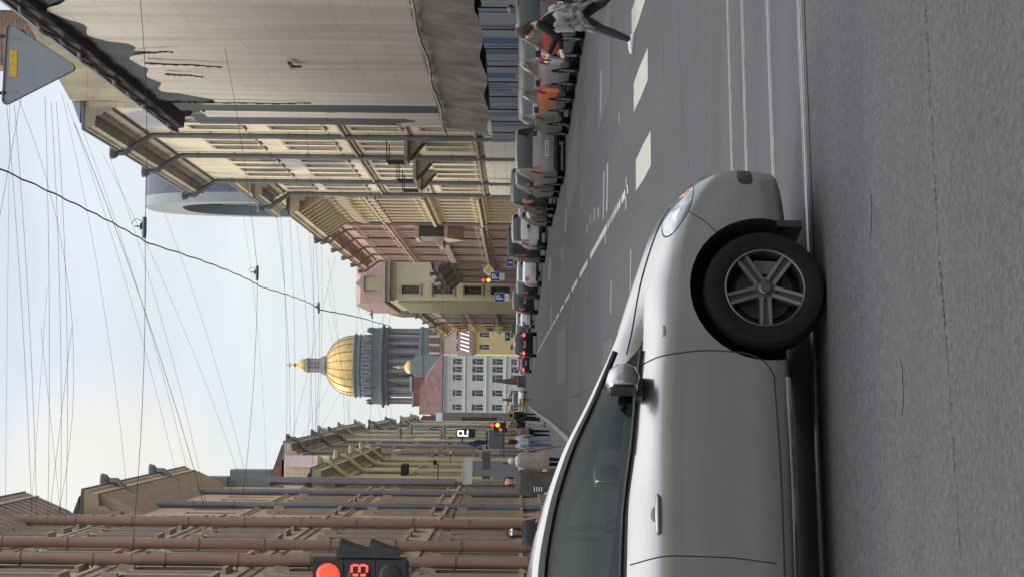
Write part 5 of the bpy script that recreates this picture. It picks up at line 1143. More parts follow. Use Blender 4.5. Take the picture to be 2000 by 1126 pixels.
# u: wb zb zs wt zt wr zr zc   (u grows forward)
def mk(w, L, wbase, H, fo, hood0, hood1, belt, cowl, roof_f, roof_r, tailz, rear_end, tailw=.86):
    """wagon / hatch family; returns table rows from the rear to the nose"""
    ro = -(wbase + L - fo - wbase); rearu = -(L - fo)
    return rearu
KINDS = {
 'hatch': dict(w=.87, wb=2.5, wr=.305, mirror=(-.60,.98), plate=.48, top=1.46, tab=[
   (-3.22,.66,.36,.62,.62,.74,.58,.76,.77),(-3.17,.76,.26,.72,.70,.98,.64,1.02,1.04),(-3.02,.82,.22,.80,.77,.99,.66,1.16,1.20),(-2.75,.86,.20,.84,.80,.98,.63,1.36,1.40),(-2.4,.87,.19,.84,.81,.97,.62,1.42,1.47),(-1.7,.87,.18,.83,.82,.95,.61,1.44,1.50),(-1.1,.87,.18,.82,.82,.94,.60,1.41,1.47),(-.72,.87,.18,.81,.82,.93,.65,1.22,1.27),(-.32,.87,.18,.79,.80,.91,.76,.95,1.00),(.1,.865,.19,.75,.77,.85,.7,.88,.93),(.5,.82,.2,.66,.72,.75,.6,.79,.82),(.72,.70,.22,.52,.6,.64,.5,.68,.69),(.80,.5,.28,.44,.45,.52,.4,.55,.56)],
   side=[(-2.85,-1.72),(-1.66,-.45)], wind=(-1.05,-.36), rear=(-3.14,-2.72), head=(.45,.58,.74,.42), tail=(-3.05,.70,.98,.55), doors=[(-1.69,-.36,.3,.93),(-2.5,-1.69,.3,.95)]),
 'wagon': dict(w=.87, wb=2.6, wr=.31, mirror=(-.62,1.02), plate=.52, top=1.55, rails=(-3.0,-1.2), tab=[
   (-3.62,.70,.36,.62,.70,.72,.66,.74,.75),(-3.58,.80,.26,.78,.76,.98,.68,1.0,1.02),(-3.50,.845,.22,.84,.80,1.0,.69,1.22,1.26),(-3.32,.86,.20,.86,.81,1.0,.655,1.46,1.52),(-3.1,.87,.19,.86,.82,.99,.64,1.50,1.57),(-2.0,.87,.18,.84,.82,.97,.62,1.50,1.58),(-1.1,.87,.18,.83,.82,.95,.61,1.46,1.53),(-.72,.87,.18,.82,.82,.94,.66,1.27,1.32),(-.32,.87,.18,.80,.80,.92,.76,.97,1.02),(.1,.865,.19,.76,.77,.87,.7,.90,.95),(.5,.83,.2,.68,.73,.78,.62,.82,.86),(.76,.72,.22,.54,.6,.66,.5,.70,.72),(.83,.5,.28,.44,.45,.52,.4,.55,.56)],
   side=[(-3.3,-1.75),(-1.68,-.45)], wind=(-1.05,-.36), rear=(-3.56,-3.30), head=(.45,.6,.78,.42), tail=(-3.45,.72,1.04,.63), doors=[(-1.71,-.36,.3,.95),(-2.6,-1.71,.3,.96)]),
 'sedan': dict(w=.88, wb=2.65, wr=.31, mirror=(-.65,.98), plate=.5, top=1.42, tab=[
   (-3.68,.68,.36,.62,.64,.72,.60,.74,.76),(-3.62,.80,.26,.76,.75,.95,.68,.98,.99),(-3.3,.85,.22,.84,.79,.97,.70,1.0,1.03),(-3.05,.87,.20,.84,.80,.96,.68,1.06,1.09),(-2.5,.88,.19,.84,.82,.95,.60,1.35,1.39),(-1.9,.88,.18,.83,.83,.94,.59,1.40,1.46),(-1.25,.88,.18,.82,.83,.93,.59,1.37,1.43),(-.78,.88,.18,.81,.82,.92,.65,1.19,1.24),(-.35,.88,.18,.79,.81,.91,.76,.95,1.0),(.1,.87,.19,.75,.78,.85,.7,.88,.92),(.55,.83,.2,.66,.73,.75,.6,.78,.81),(.80,.70,.22,.52,.6,.62,.5,.66,.67),(.88,.5,.28,.44,.45,.52,.4,.55,.56)],
   side=[(-2.8,-1.78),(-1.72,-.48)], wind=(-1.18,-.38), rear=(-3.02,-2.48), head=(.5,.56,.73,.42), tail=(-3.5,.70,.94,.45), doors=[(-1.75,-.38,.3,.92),(-2.7,-1.75,.3,.93)]),
 'suv': dict(w=.93, wb=2.7, wr=.36, mirror=(-.65,1.2), plate=.85, top=1.72, rails=(-3.1,-1.2), clad=.5, arch=.08, tab=[
   (-3.62,.72,.42,.75,.72,.86,.68,.90,.92),(-3.57,.84,.34,.94,.82,1.14,.74,1.16,1.2),(-3.46,.90,.31,1.0,.85,1.17,.73,1.40,1.44),(-3.2,.92,.30,1.02,.87,1.16,.69,1.62,1.68),(-2.9,.93,.29,1.02,.88,1.15,.68,1.66,1.73),(-2.0,.93,.28,1.0,.88,1.13,.67,1.67,1.76),(-1.15,.93,.28,.99,.88,1.11,.66,1.62,1.70),(-.75,.93,.28,.98,.88,1.10,.71,1.42,1.47),(-.35,.93,.28,.96,.86,1.08,.82,1.13,1.18),(.1,.925,.29,.92,.83,1.03,.76,1.07,1.12),(.55,.89,.3,.84,.8,.96,.68,1.0,1.04),(.82,.78,.33,.70,.68,.84,.56,.88,.9),(.90,.55,.40,.6,.5,.7,.44,.73,.74)],
   side=[(-3.2,-1.8),(-1.72,-.5)], wind=(-1.1,-.38), rear=(-3.52,-3.12), head=(.55,.76,.93,.45), tail=(-3.4,.86,1.2,.62), doors=[(-1.76,-.4,.45,1.11),(-2.75,-1.76,.45,1.13)]),
 'van': dict(w=.95, wb=2.9, wr=.34, mirror=(-.55,1.2), plate=.6, top=2.0, tab=[
   (-3.9,.84,.36,.8,.83,.9,.80,.95,.96),(-3.86,.92,.28,1.0,.90,1.15,.84,1.6,1.66),(-3.7,.94,.26,1.0,.92,1.15,.80,1.88,1.94),(-2.5,.95,.25,1.0,.92,1.15,.78,1.9,1.97),(-1.0,.95,.25,1.0,.92,1.13,.78,1.88,1.95),(-.45,.95,.25,.98,.92,1.12,.80,1.68,1.74),(.05,.94,.26,.94,.90,1.08,.84,1.15,1.2),(.5,.90,.28,.86,.84,.98,.76,1.02,1.06),(.78,.78,.32,.68,.7,.8,.6,.84,.86),(.86,.55,.38,.56,.52,.65,.44,.68,.69)],
   side=[(-3.5,-1.6),(-1.5,-.2)], wind=(-.85,.1), rear=(-3.87,-3.7), head=(.5,.7,.92,.5), tail=(-3.75,.9,1.3,.75), doors=[(-1.55,-.2,.4,1.1)]),
}
# the silver car in front: own profile, read off the photograph
KINDS['hero'] = dict(w=.885, wb=2.60, wr=.316, arch=.074, mirror=(-.54,1.045), plate=.6, top=1.46, tab=[
   (-3.42,0.66,0.36,0.62,0.62,0.74,0.58,0.76,0.77),(-3.36,0.78,0.26,0.74,0.72,1,0.66,1.04,1.06),(-3.15,0.84,0.22,0.84,0.78,1.03,0.66,1.2,1.24),(-2.8,0.87,0.2,0.88,0.81,1.05,0.62,1.41,1.45),(-2.3,0.885,0.19,0.89,0.79,1.05,0.6,1.46,1.52),(-1.8,0.885,0.18,0.9,0.795,1.045,0.59,1.485,1.55),(-1.45,0.885,0.18,0.895,0.795,1.035,0.59,1.475,1.54),(-1.15,0.885,0.18,0.89,0.795,1.025,0.61,1.43,1.49),(-0.85,0.885,0.18,0.885,0.795,0.988,0.65,1.342,1.392),(-0.55,0.885,0.18,0.875,0.795,0.968,0.705,1.202,1.242),(-0.25,0.885,0.18,0.855,0.8,0.943,0.765,1.072,1.112),(0,0.885,0.18,0.84,0.82,0.93,0.76,0.996,1.031),(0.2,0.882,0.18,0.81,0.8,0.89,0.73,0.9342,0.9692),(0.38,0.868,0.18,0.76,0.78,0.83,0.69,0.87,0.905),(0.52,0.83,0.185,0.69,0.745,0.76,0.64,0.8,0.835),(0.64,0.765,0.195,0.6,0.69,0.68,0.57,0.725,0.75),(0.72,0.68,0.205,0.52,0.62,0.6,0.5,0.64,0.66),(0.77,0.56,0.225,0.46,0.5,0.52,0.4,0.55,0.56),(0.785,0.4,0.26,0.42,0.34,0.46,0.28,0.48,0.49)],
   side=[(-2.95,-1.60),(-1.50,-.40)], wind=(-1.2,-.22), rear=(-3.34,-2.78), head=(9,.5,.9,.4), tail=(-3.2,.75,1.0,.55), doors=[(-1.42,-.36,.27,.985),(-2.45,-1.42,.27,1.03)])
silver = M('silver_paint', (.36,.352,.34), .30, .85, var=.03, scale=1.2, coat=.7)
def film_and_shade(mt):  # road dirt that also paints shade into the colour towards the sill
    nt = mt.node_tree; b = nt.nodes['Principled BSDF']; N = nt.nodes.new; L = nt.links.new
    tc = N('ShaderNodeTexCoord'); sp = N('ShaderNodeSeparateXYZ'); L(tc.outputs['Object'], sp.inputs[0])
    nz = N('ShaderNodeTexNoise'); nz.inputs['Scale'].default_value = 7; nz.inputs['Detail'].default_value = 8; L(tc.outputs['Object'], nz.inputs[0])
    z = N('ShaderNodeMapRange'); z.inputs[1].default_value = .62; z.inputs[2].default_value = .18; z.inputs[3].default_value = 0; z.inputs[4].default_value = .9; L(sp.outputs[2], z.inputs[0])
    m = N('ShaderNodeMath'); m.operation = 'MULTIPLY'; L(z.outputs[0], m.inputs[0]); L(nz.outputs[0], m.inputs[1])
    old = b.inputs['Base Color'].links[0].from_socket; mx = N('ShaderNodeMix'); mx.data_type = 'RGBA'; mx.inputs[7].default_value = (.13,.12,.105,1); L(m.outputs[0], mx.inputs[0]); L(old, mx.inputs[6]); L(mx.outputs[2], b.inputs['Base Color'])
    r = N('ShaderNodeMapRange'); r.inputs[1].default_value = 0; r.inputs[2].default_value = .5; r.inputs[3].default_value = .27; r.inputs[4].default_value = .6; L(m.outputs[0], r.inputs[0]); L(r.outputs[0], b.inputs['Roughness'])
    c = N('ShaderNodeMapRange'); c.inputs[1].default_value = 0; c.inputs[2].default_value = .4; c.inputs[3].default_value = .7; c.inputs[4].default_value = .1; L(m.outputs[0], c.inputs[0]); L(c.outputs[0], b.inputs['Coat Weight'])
film_and_shade(silver)
def carmat(k, c, met=.4, r=.3): return M('car_paint_'+k, c, r, met, var=.05, scale=1, coat=.25, spec=.3)
# -- hero
HA = math.atan(.30); wc = PX(1500, 562, 11.33)
hx = wc.x - math.sin(HA)*.87; hy = 11.33 + math.cos(HA)*.87
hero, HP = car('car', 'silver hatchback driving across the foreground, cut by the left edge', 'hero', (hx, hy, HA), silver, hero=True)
def sv(u, z, off=.003):
    """point on the flank at height z, nearest side"""
    s = cr_(HP.pts(u), 5); best = None
    for i in range(3, 9*5):
        (v0, z0), (v1, z1) = s[i], s[i+1]
        if (z0-z)*(z1-z) <= 0 and z1 != z0: t = (z-z0)/(z1-z0); best = v0+(v1-v0)*t
    if best is None: best = s[20][0]
    return (u, -(best+off), z)
seamm = M('panel_gap', (.02,.02,.02), .9); 
def curve(pts, r, name, mt, off=.0, n=30, parent=None):
    us_ = np.linspace(0, 1, n); tt = np.linspace(0,1,len(pts)); U = [float(pchip(tt, [p[0] for p in pts], t)) for t in us_]; Z = [float(pchip(tt, [p[1] for p in pts], t)) for t in us_]
    b = MB(); b.tube([sv(u, z, off) for u, z in zip(U, Z)], r, 6); return b.build(name, mt, parent or hero, smooth=60)
curve([(-.40,.955),(-.375,.85),(-.345,.62),(-.352,.45),(-.40,.33),(-.47,.285)], .004, 'door_gap', seamm, -.001)
curve([(-.47,.285),(-.9,.268),(-1.4,.262),(-2.2,.262)], .0045, 'door_gap', seamm, -.001, 40)
curve([(-1.44,1.02),(-1.41,.8),(-1.415,.55),(-1.44,.3)], .004, 'door_gap', seamm, -.001)
curve([(.42,.70),(.36,.62),(.30,.56)], .003, 'bumper_gap', seamm, -.001, 12)
# hood shut line on the fender top
b = MB(); q = []
for u in np.linspace(.50, -.34, 30): s = cr_(HP.pts(u), 5); v, z = s[8*5]; q.append((u, -v-.001, z+.001))
b.tube(q, .004, 6); b.build('hood_gap', seamm, hero, smooth=60)
# weather strips and black window frame
def strip(name, j, ua, ub, r, mt, n=40, off=.004):
    b = MB(); q = []
    for u in np.linspace(ua, ub, n): s = cr_(HP.pts(u), 5); v, z = s[j]; q.append((u, -(v+off), z))
    b.tube(q, r, 6); return b.build(name, mt, hero, smooth=60)
strip('window_frame', 36, -.32, -2.9, .011, black, 16); strip('window_frame', 44, -.32, -2.9, .016, black)
b = MB(); b.box(-1.60,-HP.at(-1.55)[3]+.0,1.05,-1.5,-HP.at(-1.55)[3]+.03,1.06)
# black corner panel in front of the mirror
b = MB(); q = []
for u in np.linspace(-.27, -.60, 14): s = cr_(HP.pts(u), 5); q.append((s[35], s[35+max(1,min(9,int(round((-u-.26)/.26*9))))], u))
for (a, c, u), (a2, c2, u2) in zip(q, q[1:]): b.q([(u,-a[0]-.006,a[1]),(u2,-a2[0]-.006,a2[1]),(u2,-c2[0]-.006,c2[1]),(u,-c[0]-.006,c[1])])
b.build('mirror_base', black, hero)
# handle
b = MB(); cx, cz_ = -1.20, .885; f = sv(cx, cz_, 0)[1]
b.tube([(cx+.095,f-.008,cz_),(cx+.085,f-.03,cz_),(cx,f-.042,cz_+.002),(cx-.085,f-.03,cz_),(cx-.095,f-.008,cz_)], [.011,.014,.015,.014,.011], 10); b.build('door_handle', silver, hero, smooth=60)
b = MB(); b.ball((cx, f+.012, cz_-.008), .055, 16, 0, (1.0,.30,.78)); b.build('handle_cup', M('handle_cup', (.14,.135,.13), .4, .5), hero, smooth=60)
b = MB(); p = sv(-.24, .845, .0); b.ball(p, .034, 12, 0, (1,.35,.42)); b.build('side_repeater', M('repeater', (.4,.33,.27), .2, 0, coat=1), hero, smooth=60)
# rocker and wheel-arch lip
curve([(-.47,.215),(-1.2,.205),(-2.1,.205)], .022, 'sill', silver, -.012, 30)
b = MB(); q = []
for t in np.linspace(R(-12), R(192), 40):
    u, z = .386*math.cos(t), .316+.386*math.sin(t); q.append(sv(u, max(z,.2), .002))
b.tube(q, .008, 6); b = None
b = MB(); b.box(.35,-.84,.11,.385,-.62,.24); b.build('splash_flap', black, hero)
# headlamp unit shaped on the corner
def patch(name, uz, mt, off, n=14):
    """uz: closed (u,z) outline; fills a fan conforming to the flank"""
    cu = sum(p[0] for p in uz)/len(uz); cz2 = sum(p[1] for p in uz)/len(uz); m_ = len(uz)
    us_ = []; 
    for i in range(m_):
        p0,p1,p2,p3 = uz[i-1],uz[i],uz[(i+1)%m_],uz[(i+2)%m_]
        for j in range(5):
            t = j/5; us_.append(tuple(.5*((2*b_)+(-a+c)*t+(2*a-5*b_+4*c-d)*t*t+(-a+3*b_-3*c+d)*t**3) for a,b_,c,d in zip(p0,p1,p2,p3)))
    b = MB(); N_ = len(us_)
    for k in range(6):
        s = k/5
        for (u, z) in us_: 
            o_ = off*(1-.55*s**3); b.v.append(sv(min(u*s+cu*(1-s), .775), z*s+cz2*(1-s), o_))
    for k in range(5):
        for i in range(N_): j = (i+1)%N_; b.f.append((k*N_+i, k*N_+j, (k+1)*N_+j, (k+1)*N_+i)); b.m.append(0)
    return b.build(name, mt, hero, smooth=60)
hlz = [(.29,.80),(.31,.835),(.43,.825),(.53,.76),(.62,.675),(.47,.69),(.37,.735)]
patch('headlight', hlz, heady, .012)
patch('headlight_bezel', [(p[0]+(p[0]-.44)*.05, p[1]+(p[1]-.76)*.06) for p in hlz], black, .003)
patch('indicator_lamp', [(.535,.715),(.585,.685),(.60,.69),(.545,.745)], M('amber_plastic', (.55,.18,.05), .2, 0, coat=1), .016)
patch('headlight_reflector', [(.36,.785),(.43,.735),(.48,.735),(.44,.79)], chrome, .016)
patch('fog_lamp_recess', [(.62,.36),(.74,.36),(.75,.42),(.63,.43)], black, .004)
# cabin: seats, wheel, floor
inm = M('interior_fabric', (.07,.08,.075), .9, var=.15); 
b = MB()
for sx in (-.38, .38):
    b.prof([(sx-.24,.28),(sx+.24,.28),(sx+.24,.55),(sx-.24,.55)], -1.55, -1.02)
b.build('seat', inm, hero)
for sx in (-.38, .38):
    b = MB(); n0 = [(-1.42,.5),(-1.55,.5),(-1.84,1.1),(-1.74,1.14)]
    b.ext([(u, sx-.24, z) for u, z in n0], (0,0,0), (0,.48,0)); b.ball((-1.80,sx,1.24), .12, 12, 0, (.5,1.05,.8)); b.build('seat_back', inm, hero, smooth=40)
b = MB(); b.ext([(-.75,-.7,.6),(-.35,-.7,.6),(-.35,-.7,.98),(-.62,-.7,1.0),(-.78,-.7,.9)], (0,0,0), (0,1.4,0)); b.box(-2.9,-.7,.26,-.4,.7,.30); b.ext([(-2.5,-.68,.4),(-2.7,-.68,.4),(-2.95,-.68,1.1),(-2.8,-.68,1.12)],(0,0,0),(0,1.36,0)); b.build('dashboard', inm, hero)
b = MB(); b.tube([( -.92+.06*math.sin(t)*-1, .38+.18*math.cos(t), .93+.17*math.sin(t)) for t in np.linspace(0,6.283,24)], .015, 6, cap=False); b.box(-.93,.22,.91,-.90,.54,.95); b.build('steering_wheel', black, hero)

# -- parked row
def parked(kind, label, xl_, drear, mt, ang=0, **k):
    T = KINDS[kind]; rear = -T['tab'][0][0]; w_ = T['w']
    # heading +y; left flank at xl_
    r_ = car('parked_car', label, kind, (xl_+w_, drear+rear, R(90)+ang), mt, group='cars parked along the right kerb', **k)[0]; r_.scale.z = 1.07; return r_
parked('hatch', 'red hatchback with a white side, first parked car at the edge of the picture', 9.05, 47.2, carmat('red', (.42,.02,.015), .1), stripe=carmat('offwhite', (.35,.35,.36), .2))
parked('wagon', 'dark graphite car with a red stripe, parked behind the crossing woman', 8.55, 52.0, carmat('graphite', (.10,.10,.105), .5), stripe=carmat('redstripe', (.38,.015,.015), .1))
parked('hatch', 'smoke grey hatchback with a pale tail parked between the striped car and the orange one', 8.45, 56.9, carmat('smoke', (.17,.17,.175), .4), stripe=carmat('tailwhite', (.34,.34,.35), .2))
parked('hatch', 'umber hatchback with an orange tail panel in the parked row', 8.3, 61.4, carmat('umber', (.13,.115,.10), .4), stripe=carmat('orange', (.62,.17,.06), .1))
parked('hatch', 'pale grey hatchback with dark windows and a green stripe, parked just before the silver wagon', 8.15, 66.0, carmat('palegrey', (.24,.24,.245), .3), stripe=carmat('greenish', (.10,.16,.10), .2))
parked('wagon', 'silver beige wagon with a white number plate, its whole rear in view', 7.25, 73.0, carmat('beige', (.30,.28,.26), .4)).scale.z = 1.07
parked('wagon', 'grey wagon with roof rails parked right behind the silver beige wagon', 7.45, 80.5, carmat('midgrey', (.17,.165,.16), .5))
parked('suv', 'dark brown off-road car with a pale roof edge in the parked row', 7.45, 88.5, carmat('darkbrown', (.05,.045,.042), .5))
parked('sedan', 'dull silver saloon mostly hidden behind the dark brown off-road car', 7.6, 97, carmat('midgrey', (.17,.165,.16), .5))
parked('suv', 'white sport utility car with red tail lamps in the parked row', 7.55, 113, carmat('white', (.62,.62,.62), .1))
parked('van', 'tall dark green van parked behind the white sport utility car', 7.3, 120, carmat('darkgreen', (.035,.045,.04), .5))
parked('sedan', 'white saloon farther along the parked row under the parking sign', 6.7, 136, carmat('white', (.62,.62,.62), .1))
parked('hatch', 'black hatchback beyond the white saloon in the parked row', 6.35, 146, carmat('black', (.015,.015,.017), .3))
parked('suv', 'black minivan with a white roof line, last large car of the parked row', 5.75, 158, carmat('black', (.015,.015,.017), .3))
parked('sedan', 'white car with a blue band parked ahead of the black minivan', 5.55, 186, carmat('white', (.62,.62,.62), .1), stripe=carmat('blueband', (.03,.06,.25), .2))
parked('hatch', 'brown hatchback, farthest of the parked row', 4.9, 200, carmat('darkbrown', (.05,.045,.042), .5))
car('car', 'black car in the lane ahead with three glowing brake lamps', 'suv', (PX(1008,671,166).x, 166+3.62, R(90)), carmat('black', (.015,.015,.017), .3), lit=True)
car('car', 'dark blue car with red lamps driving ahead of the black one', 'sedan', (PX(1008,709,215).x, 215+3.7, R(91)), carmat('navy', (.03,.035,.06), .4), lit=True)
car('delivery_van', 'white van coming towards us at the far end of the street', 'van', (PX(1008,776,300).x, 300, R(-88)), carmat('white', (.62,.62,.62), .1), plate=False, cat='van')
# ---------------------------------------------------------------- people
import bmesh
def capsule(b, p0, r0, p1, r1, m, n=12):
    p0, p1 = Vector(p0), Vector(p1); d = (p1-p0)
    L_ = max(d.length, 1e-5); d = d/L_; ref = Vector((0,0,1)) if abs(d.z) < .9 else Vector((1,0,0)); a = d.cross(ref).normalized(); c = d.cross(a)
    rings = [(p0-d*r0*math.cos(t), r0*math.sin(t)) for t in np.linspace(0.01, math.pi/2, 5)] + [(p1+d*r1*math.sin(t), r1*math.cos(t)) for t in np.linspace(0, math.pi/2-.01, 5)]
    base = len(b.v)
    for q, r in rings:
        for k in range(n): t = 2*math.pi*k/n; b.v.append(tuple(q+(a*math.cos(t)+c*math.sin(t))*r))
    for i in range(len(rings)-1):
        for k in range(n): k2 = (k+1)%n; b.f.append((base+i*n+k, base+i*n+k2, base+(i+1)*n+k2, base+(i+1)*n+k)); b.m.append(0)
    b.f.append(tuple(base+k for k in reversed(range(n)))); b.m.append(0); e = base+(len(rings)-1)*n; b.f.append(tuple(e+k for k in range(n))); b.m.append(0)
def melt(b, name, mt, root, vox):
    me = b.mesh('raw', []); ob = bpy.data.objects.new('raw', me); C.objects.link(ob); md = ob.modifiers.new('r', 'REMESH'); md.mode = 'VOXEL'; md.voxel_size = vox; ms = ob.modifiers.new('s', 'SMOOTH'); ms.iterations = 2
    out = bpy.data.meshes.new_from_object(ob.evaluated_get(bpy.context.evaluated_depsgraph_get())); bpy.data.objects.remove(ob); out.materials.clear(); out.materials.append(mt)
    out.polygons.foreach_set('use_smooth', [True]*len(out.polygons)); o = bpy.data.objects.new(name, out); C.objects.link(o); o.parent = root; return o
def person(label, loc, yaw, h=1.68, lean=0, head_pitch=0, head_yaw=0, legs=((0,0),(0,0)), arms=((0,10,8),(0,10,8)), skin=(.42,.24,.17), top=(.05,.05,.05), bottom=(.04,.04,.04), shoes=(.03,.03,.03), hair=(.03,.02,.015), hairstyle='short', coat=None, extra=None, vox=.011, sleeve=True, wscale=1.0, hood=None, hips=None):
    """local +y is the way the person faces; legs = (thigh forward deg, knee bend deg) for left, right; arms = (forward, out, elbow bend)"""
    s = h/1.70; root = empty('person', loc, yaw, label, 'person')
    H = .93*s; caps = []                                          # (p0,r0,p1,r1,mat) mats: 0 skin 1 top 2 bottom 3 shoes
    # hip height from the lowest foot
    def legpts(th, kn):
        a = R(th); k = Vector((0, math.sin(a)*.43*s, -math.cos(a)*.43*s)); c = R(th-kn); f = k+Vector((0, math.sin(c)*.41*s, -math.cos(c)*.41*s)); return k, f
    lo = min(legpts(*l)[1].z for l in legs); H = -lo+.085*s
    hip = Vector((0,0,H)); ln = R(lean)
    up = Vector((0, math.sin(ln), math.cos(ln))); fwd = Vector((0, math.cos(ln), -math.sin(ln)))
    w_ = wscale
    capsP = lambda a, ra, c, rc, m: caps.append((Vector(a), ra*s, Vector(c), rc*s, m))
    for sx, (th, kn) in zip((-1, 1), legs):
        hj = hip+Vector((sx*.09*s,0,-.02)); k, f = legpts(th, kn); kj = hj+k; aj = hj+f
        capsP(hj, .098*w_, kj, .062, 2); capsP(kj, .064, kj.lerp(aj,.35), .062, 2); capsP(kj.lerp(aj,.35), .062, aj, .044, 2)
        fa = R(max(-50, (th-kn)*.6 if kn > 15 else 0)); toe = Vector((sx*.02, math.cos(fa)*.17*s, math.sin(fa)*.17*s-.03*s))
        capsP(aj+Vector((0,-.05*s,-.045*s)), .036, aj+toe, .032, 3); capsP(aj+Vector((0,0,-.02*s)), .044, aj+toe*.75, .036, 3)
    chest = hip+up*.36*s; neck = hip+up*.55*s
    capsP(hip+Vector((-.075*s,0,.02)), .105*w_, hip+Vector((.075*s,0,.02)), .105*w_, 2 if not hips else 1)
    for sx in (-1,1):
        capsP(hip+up*.10*s+Vector((sx*.055*s,0,0)), .095*w_, chest+Vector((sx*.085*s,0,0)), .105*w_, 1)
        capsP(chest+Vector((sx*.08*s,0,0)), .105*w_, neck+Vector((sx*.135*s,0,-.06*s)), .058, 1)
    capsP(neck+up*-.03, .06, neck+up*.09*s, .05, 0)
    hp_ = R(lean*.6+head_pitch); hu = Vector((math.sin(R(head_yaw))*math.sin(hp_)*0, math.sin(hp_), math.cos(hp_))); hf0 = Vector((0, math.cos(hp_), -math.sin(hp_)))
    hf = Matrix.Rotation(R(head_yaw), 3, hu) @ hf0; hs = hf.cross(hu)
    hc = neck+up*.055*s+hu*.10*s+hf*.016
    capsP(hc+hu*.025*s-hf*.02*s, .088, hc+hu*.02*s+hf*.012*s, .082, 0); capsP(hc, .078, hc-hu*.062*s+hf*.03*s, .05, 0)
    capsP(hc+hf*.085*s+hu*.0, .013, hc+hf*.098*s-hu*.022*s, .017, 0)
    for sx in (-1,1): capsP(hc+hs*sx*.084*s+hu*.01, .016, hc+hs*sx*.088*s-hu*.015, .012, 0)
    hands = []
    for sx, (fw_, ou, el) in zip((-1,1), arms):
        sh = neck+Vector((sx*.175*s*w_**.5,0,0))-up*.07*s
        a = R(fw_)+0; o_ = R(ou); dvec = (Vector((sx*math.sin(o_), math.sin(a)*math.cos(o_), -math.cos(a)*math.cos(o_)))).normalized()
        ej = sh+dvec*.29*s; e2 = R(fw_+el); d2 = Vector((sx*math.sin(o_)*.35*(1 if el < 40 else -1), math.sin(e2), -math.cos(e2))).normalized(); wj = ej+d2*.25*s
        capsP(sh, .058*w_, ej, .043*w_, 1); capsP(ej, .044*w_, wj, .031, 1 if sleeve else 0)
        # hand: palm, four fingers, thumb
        ax = d2; side = Vector((sx,0,0)) - ax*ax.x*sx; side.normalize(); nrm = ax.cross(side).normalized()
        pm_ = wj+ax*.045*s; capsP(wj+ax*.005, .026, wj+ax*.075*s+side*.012, .022, 0); capsP(wj+ax*.02*s, .024, wj+ax*.075*s-side*.015, .021, 0)
        acr = nrm if abs(nrm.y) > .3 else Vector((0,1,0)); acr = (acr-ax*acr.dot(ax)).normalized(); inn = -Vector((sx,0,0)); inn = (inn-ax*inn.dot(ax)).normalized()
        for q, (off, ln_) in enumerate(((-.03,.062),(-.010,.072),(.010,.068),(.028,.052))):
            b0 = wj+ax*.085*s+acr*off*s; b1 = b0+(ax*.9+inn*.3).normalized()*ln_*.5*s; b2 = b1+(ax*.6+inn*.8).normalized()*ln_*.5*s
            capsP(b0, .0105, b1, .0095, 0); capsP(b1, .0095, b2, .0085, 0)
        t0 = wj+ax*.03*s+acr*.03*s; t1 = t0+(ax*.6+acr*.6+inn*.3).normalized()*.04*s; capsP(t0, .013, t1, .0105, 0); capsP(t1, .0105, t1+(ax*.9+inn*.3).normalized()*.028*s, .009, 0)
        hands.append((wj, ax))
    b = MB()
    for (p0,r0,p1,r1,m_) in caps: capsule(b, p0, r0, p1, r1, m_)
    me = b.mesh('raw', []); ob = bpy.data.objects.new('raw', me); C.objects.link(ob)
    md = ob.modifiers.new('r', 'REMESH'); md.mode = 'VOXEL'; md.voxel_size = vox
    ms = ob.modifiers.new('s', 'SMOOTH'); ms.iterations = 3; ms.factor = .5
    dg = bpy.context.evaluated_depsgraph_get(); body = bpy.data.meshes.new_from_object(ob.evaluated_get(dg)); bpy.data.objects.remove(ob)
    nv = len(body.vertices); co = np.empty(nv*3); body.vertices.foreach_get('co', co); co = co.reshape(-1,3)
    best = np.full(nv, 1e9); lab = np.zeros(nv, int)
    for (p0,r0,p1,r1,m_) in caps:
        a0 = np.array(p0); d = np.array(p1)-a0; L2 = max(float(d@d), 1e-9); t = np.clip(((co-a0)@d)/L2, 0, 1); dist = np.linalg.norm(co-(a0+t[:,None]*d), axis=1)-(r0+(r1-r0)*t)
        k_ = dist < best; best[k_] = dist[k_]; lab[k_] = m_
    for nm, c in (('skin', skin),('top', top),('bottom', bottom),('shoes', shoes)):
        body.materials.append(M('cloth_%s_%d_%d_%d' % (nm, c[0]*999, c[1]*999, c[2]*999), c, .9 if nm != 'skin' else .6, var=.16, scale=9, spec=.12, bump=.25 if nm != 'skin' else 0, bscale=28))
    pi = np.array([lab[p.vertices[0]] for p in body.polygons], dtype=np.int32); body.polygons.foreach_set('material_index', pi); body.polygons.foreach_set('use_smooth', [True]*len(pi)); body.update()
    bo = bpy.data.objects.new('body', body); C.objects.link(bo); bo.parent = root
    # face details
    b = MB()
    for sx in (-1,1): p = hc+hf*.076*s+hs*sx*.032*s+hu*.012*s; b.ball(p, .0125*s, 8, 0, (1,.7,.7)); b.ball(p+hf*.008, .0075*s, 6, 1)
    b.tube([hc+hf*.082*s-hu*.052*s+hs*x for x in (-.022,0,.022)], .006, 5, 2); b.build('face_features', [M('eye_white',(.5,.5,.5),.4), black, M('lips',(.3,.1,.09),.5)], root, smooth=60)
    # hair: shell of overlapping locks
    hm = M('hair_%d_%d' % (hair[0]*999, hair[1]*999), hair, .85, var=.4, scale=30, bump=.5, bscale=60, spec=.15)
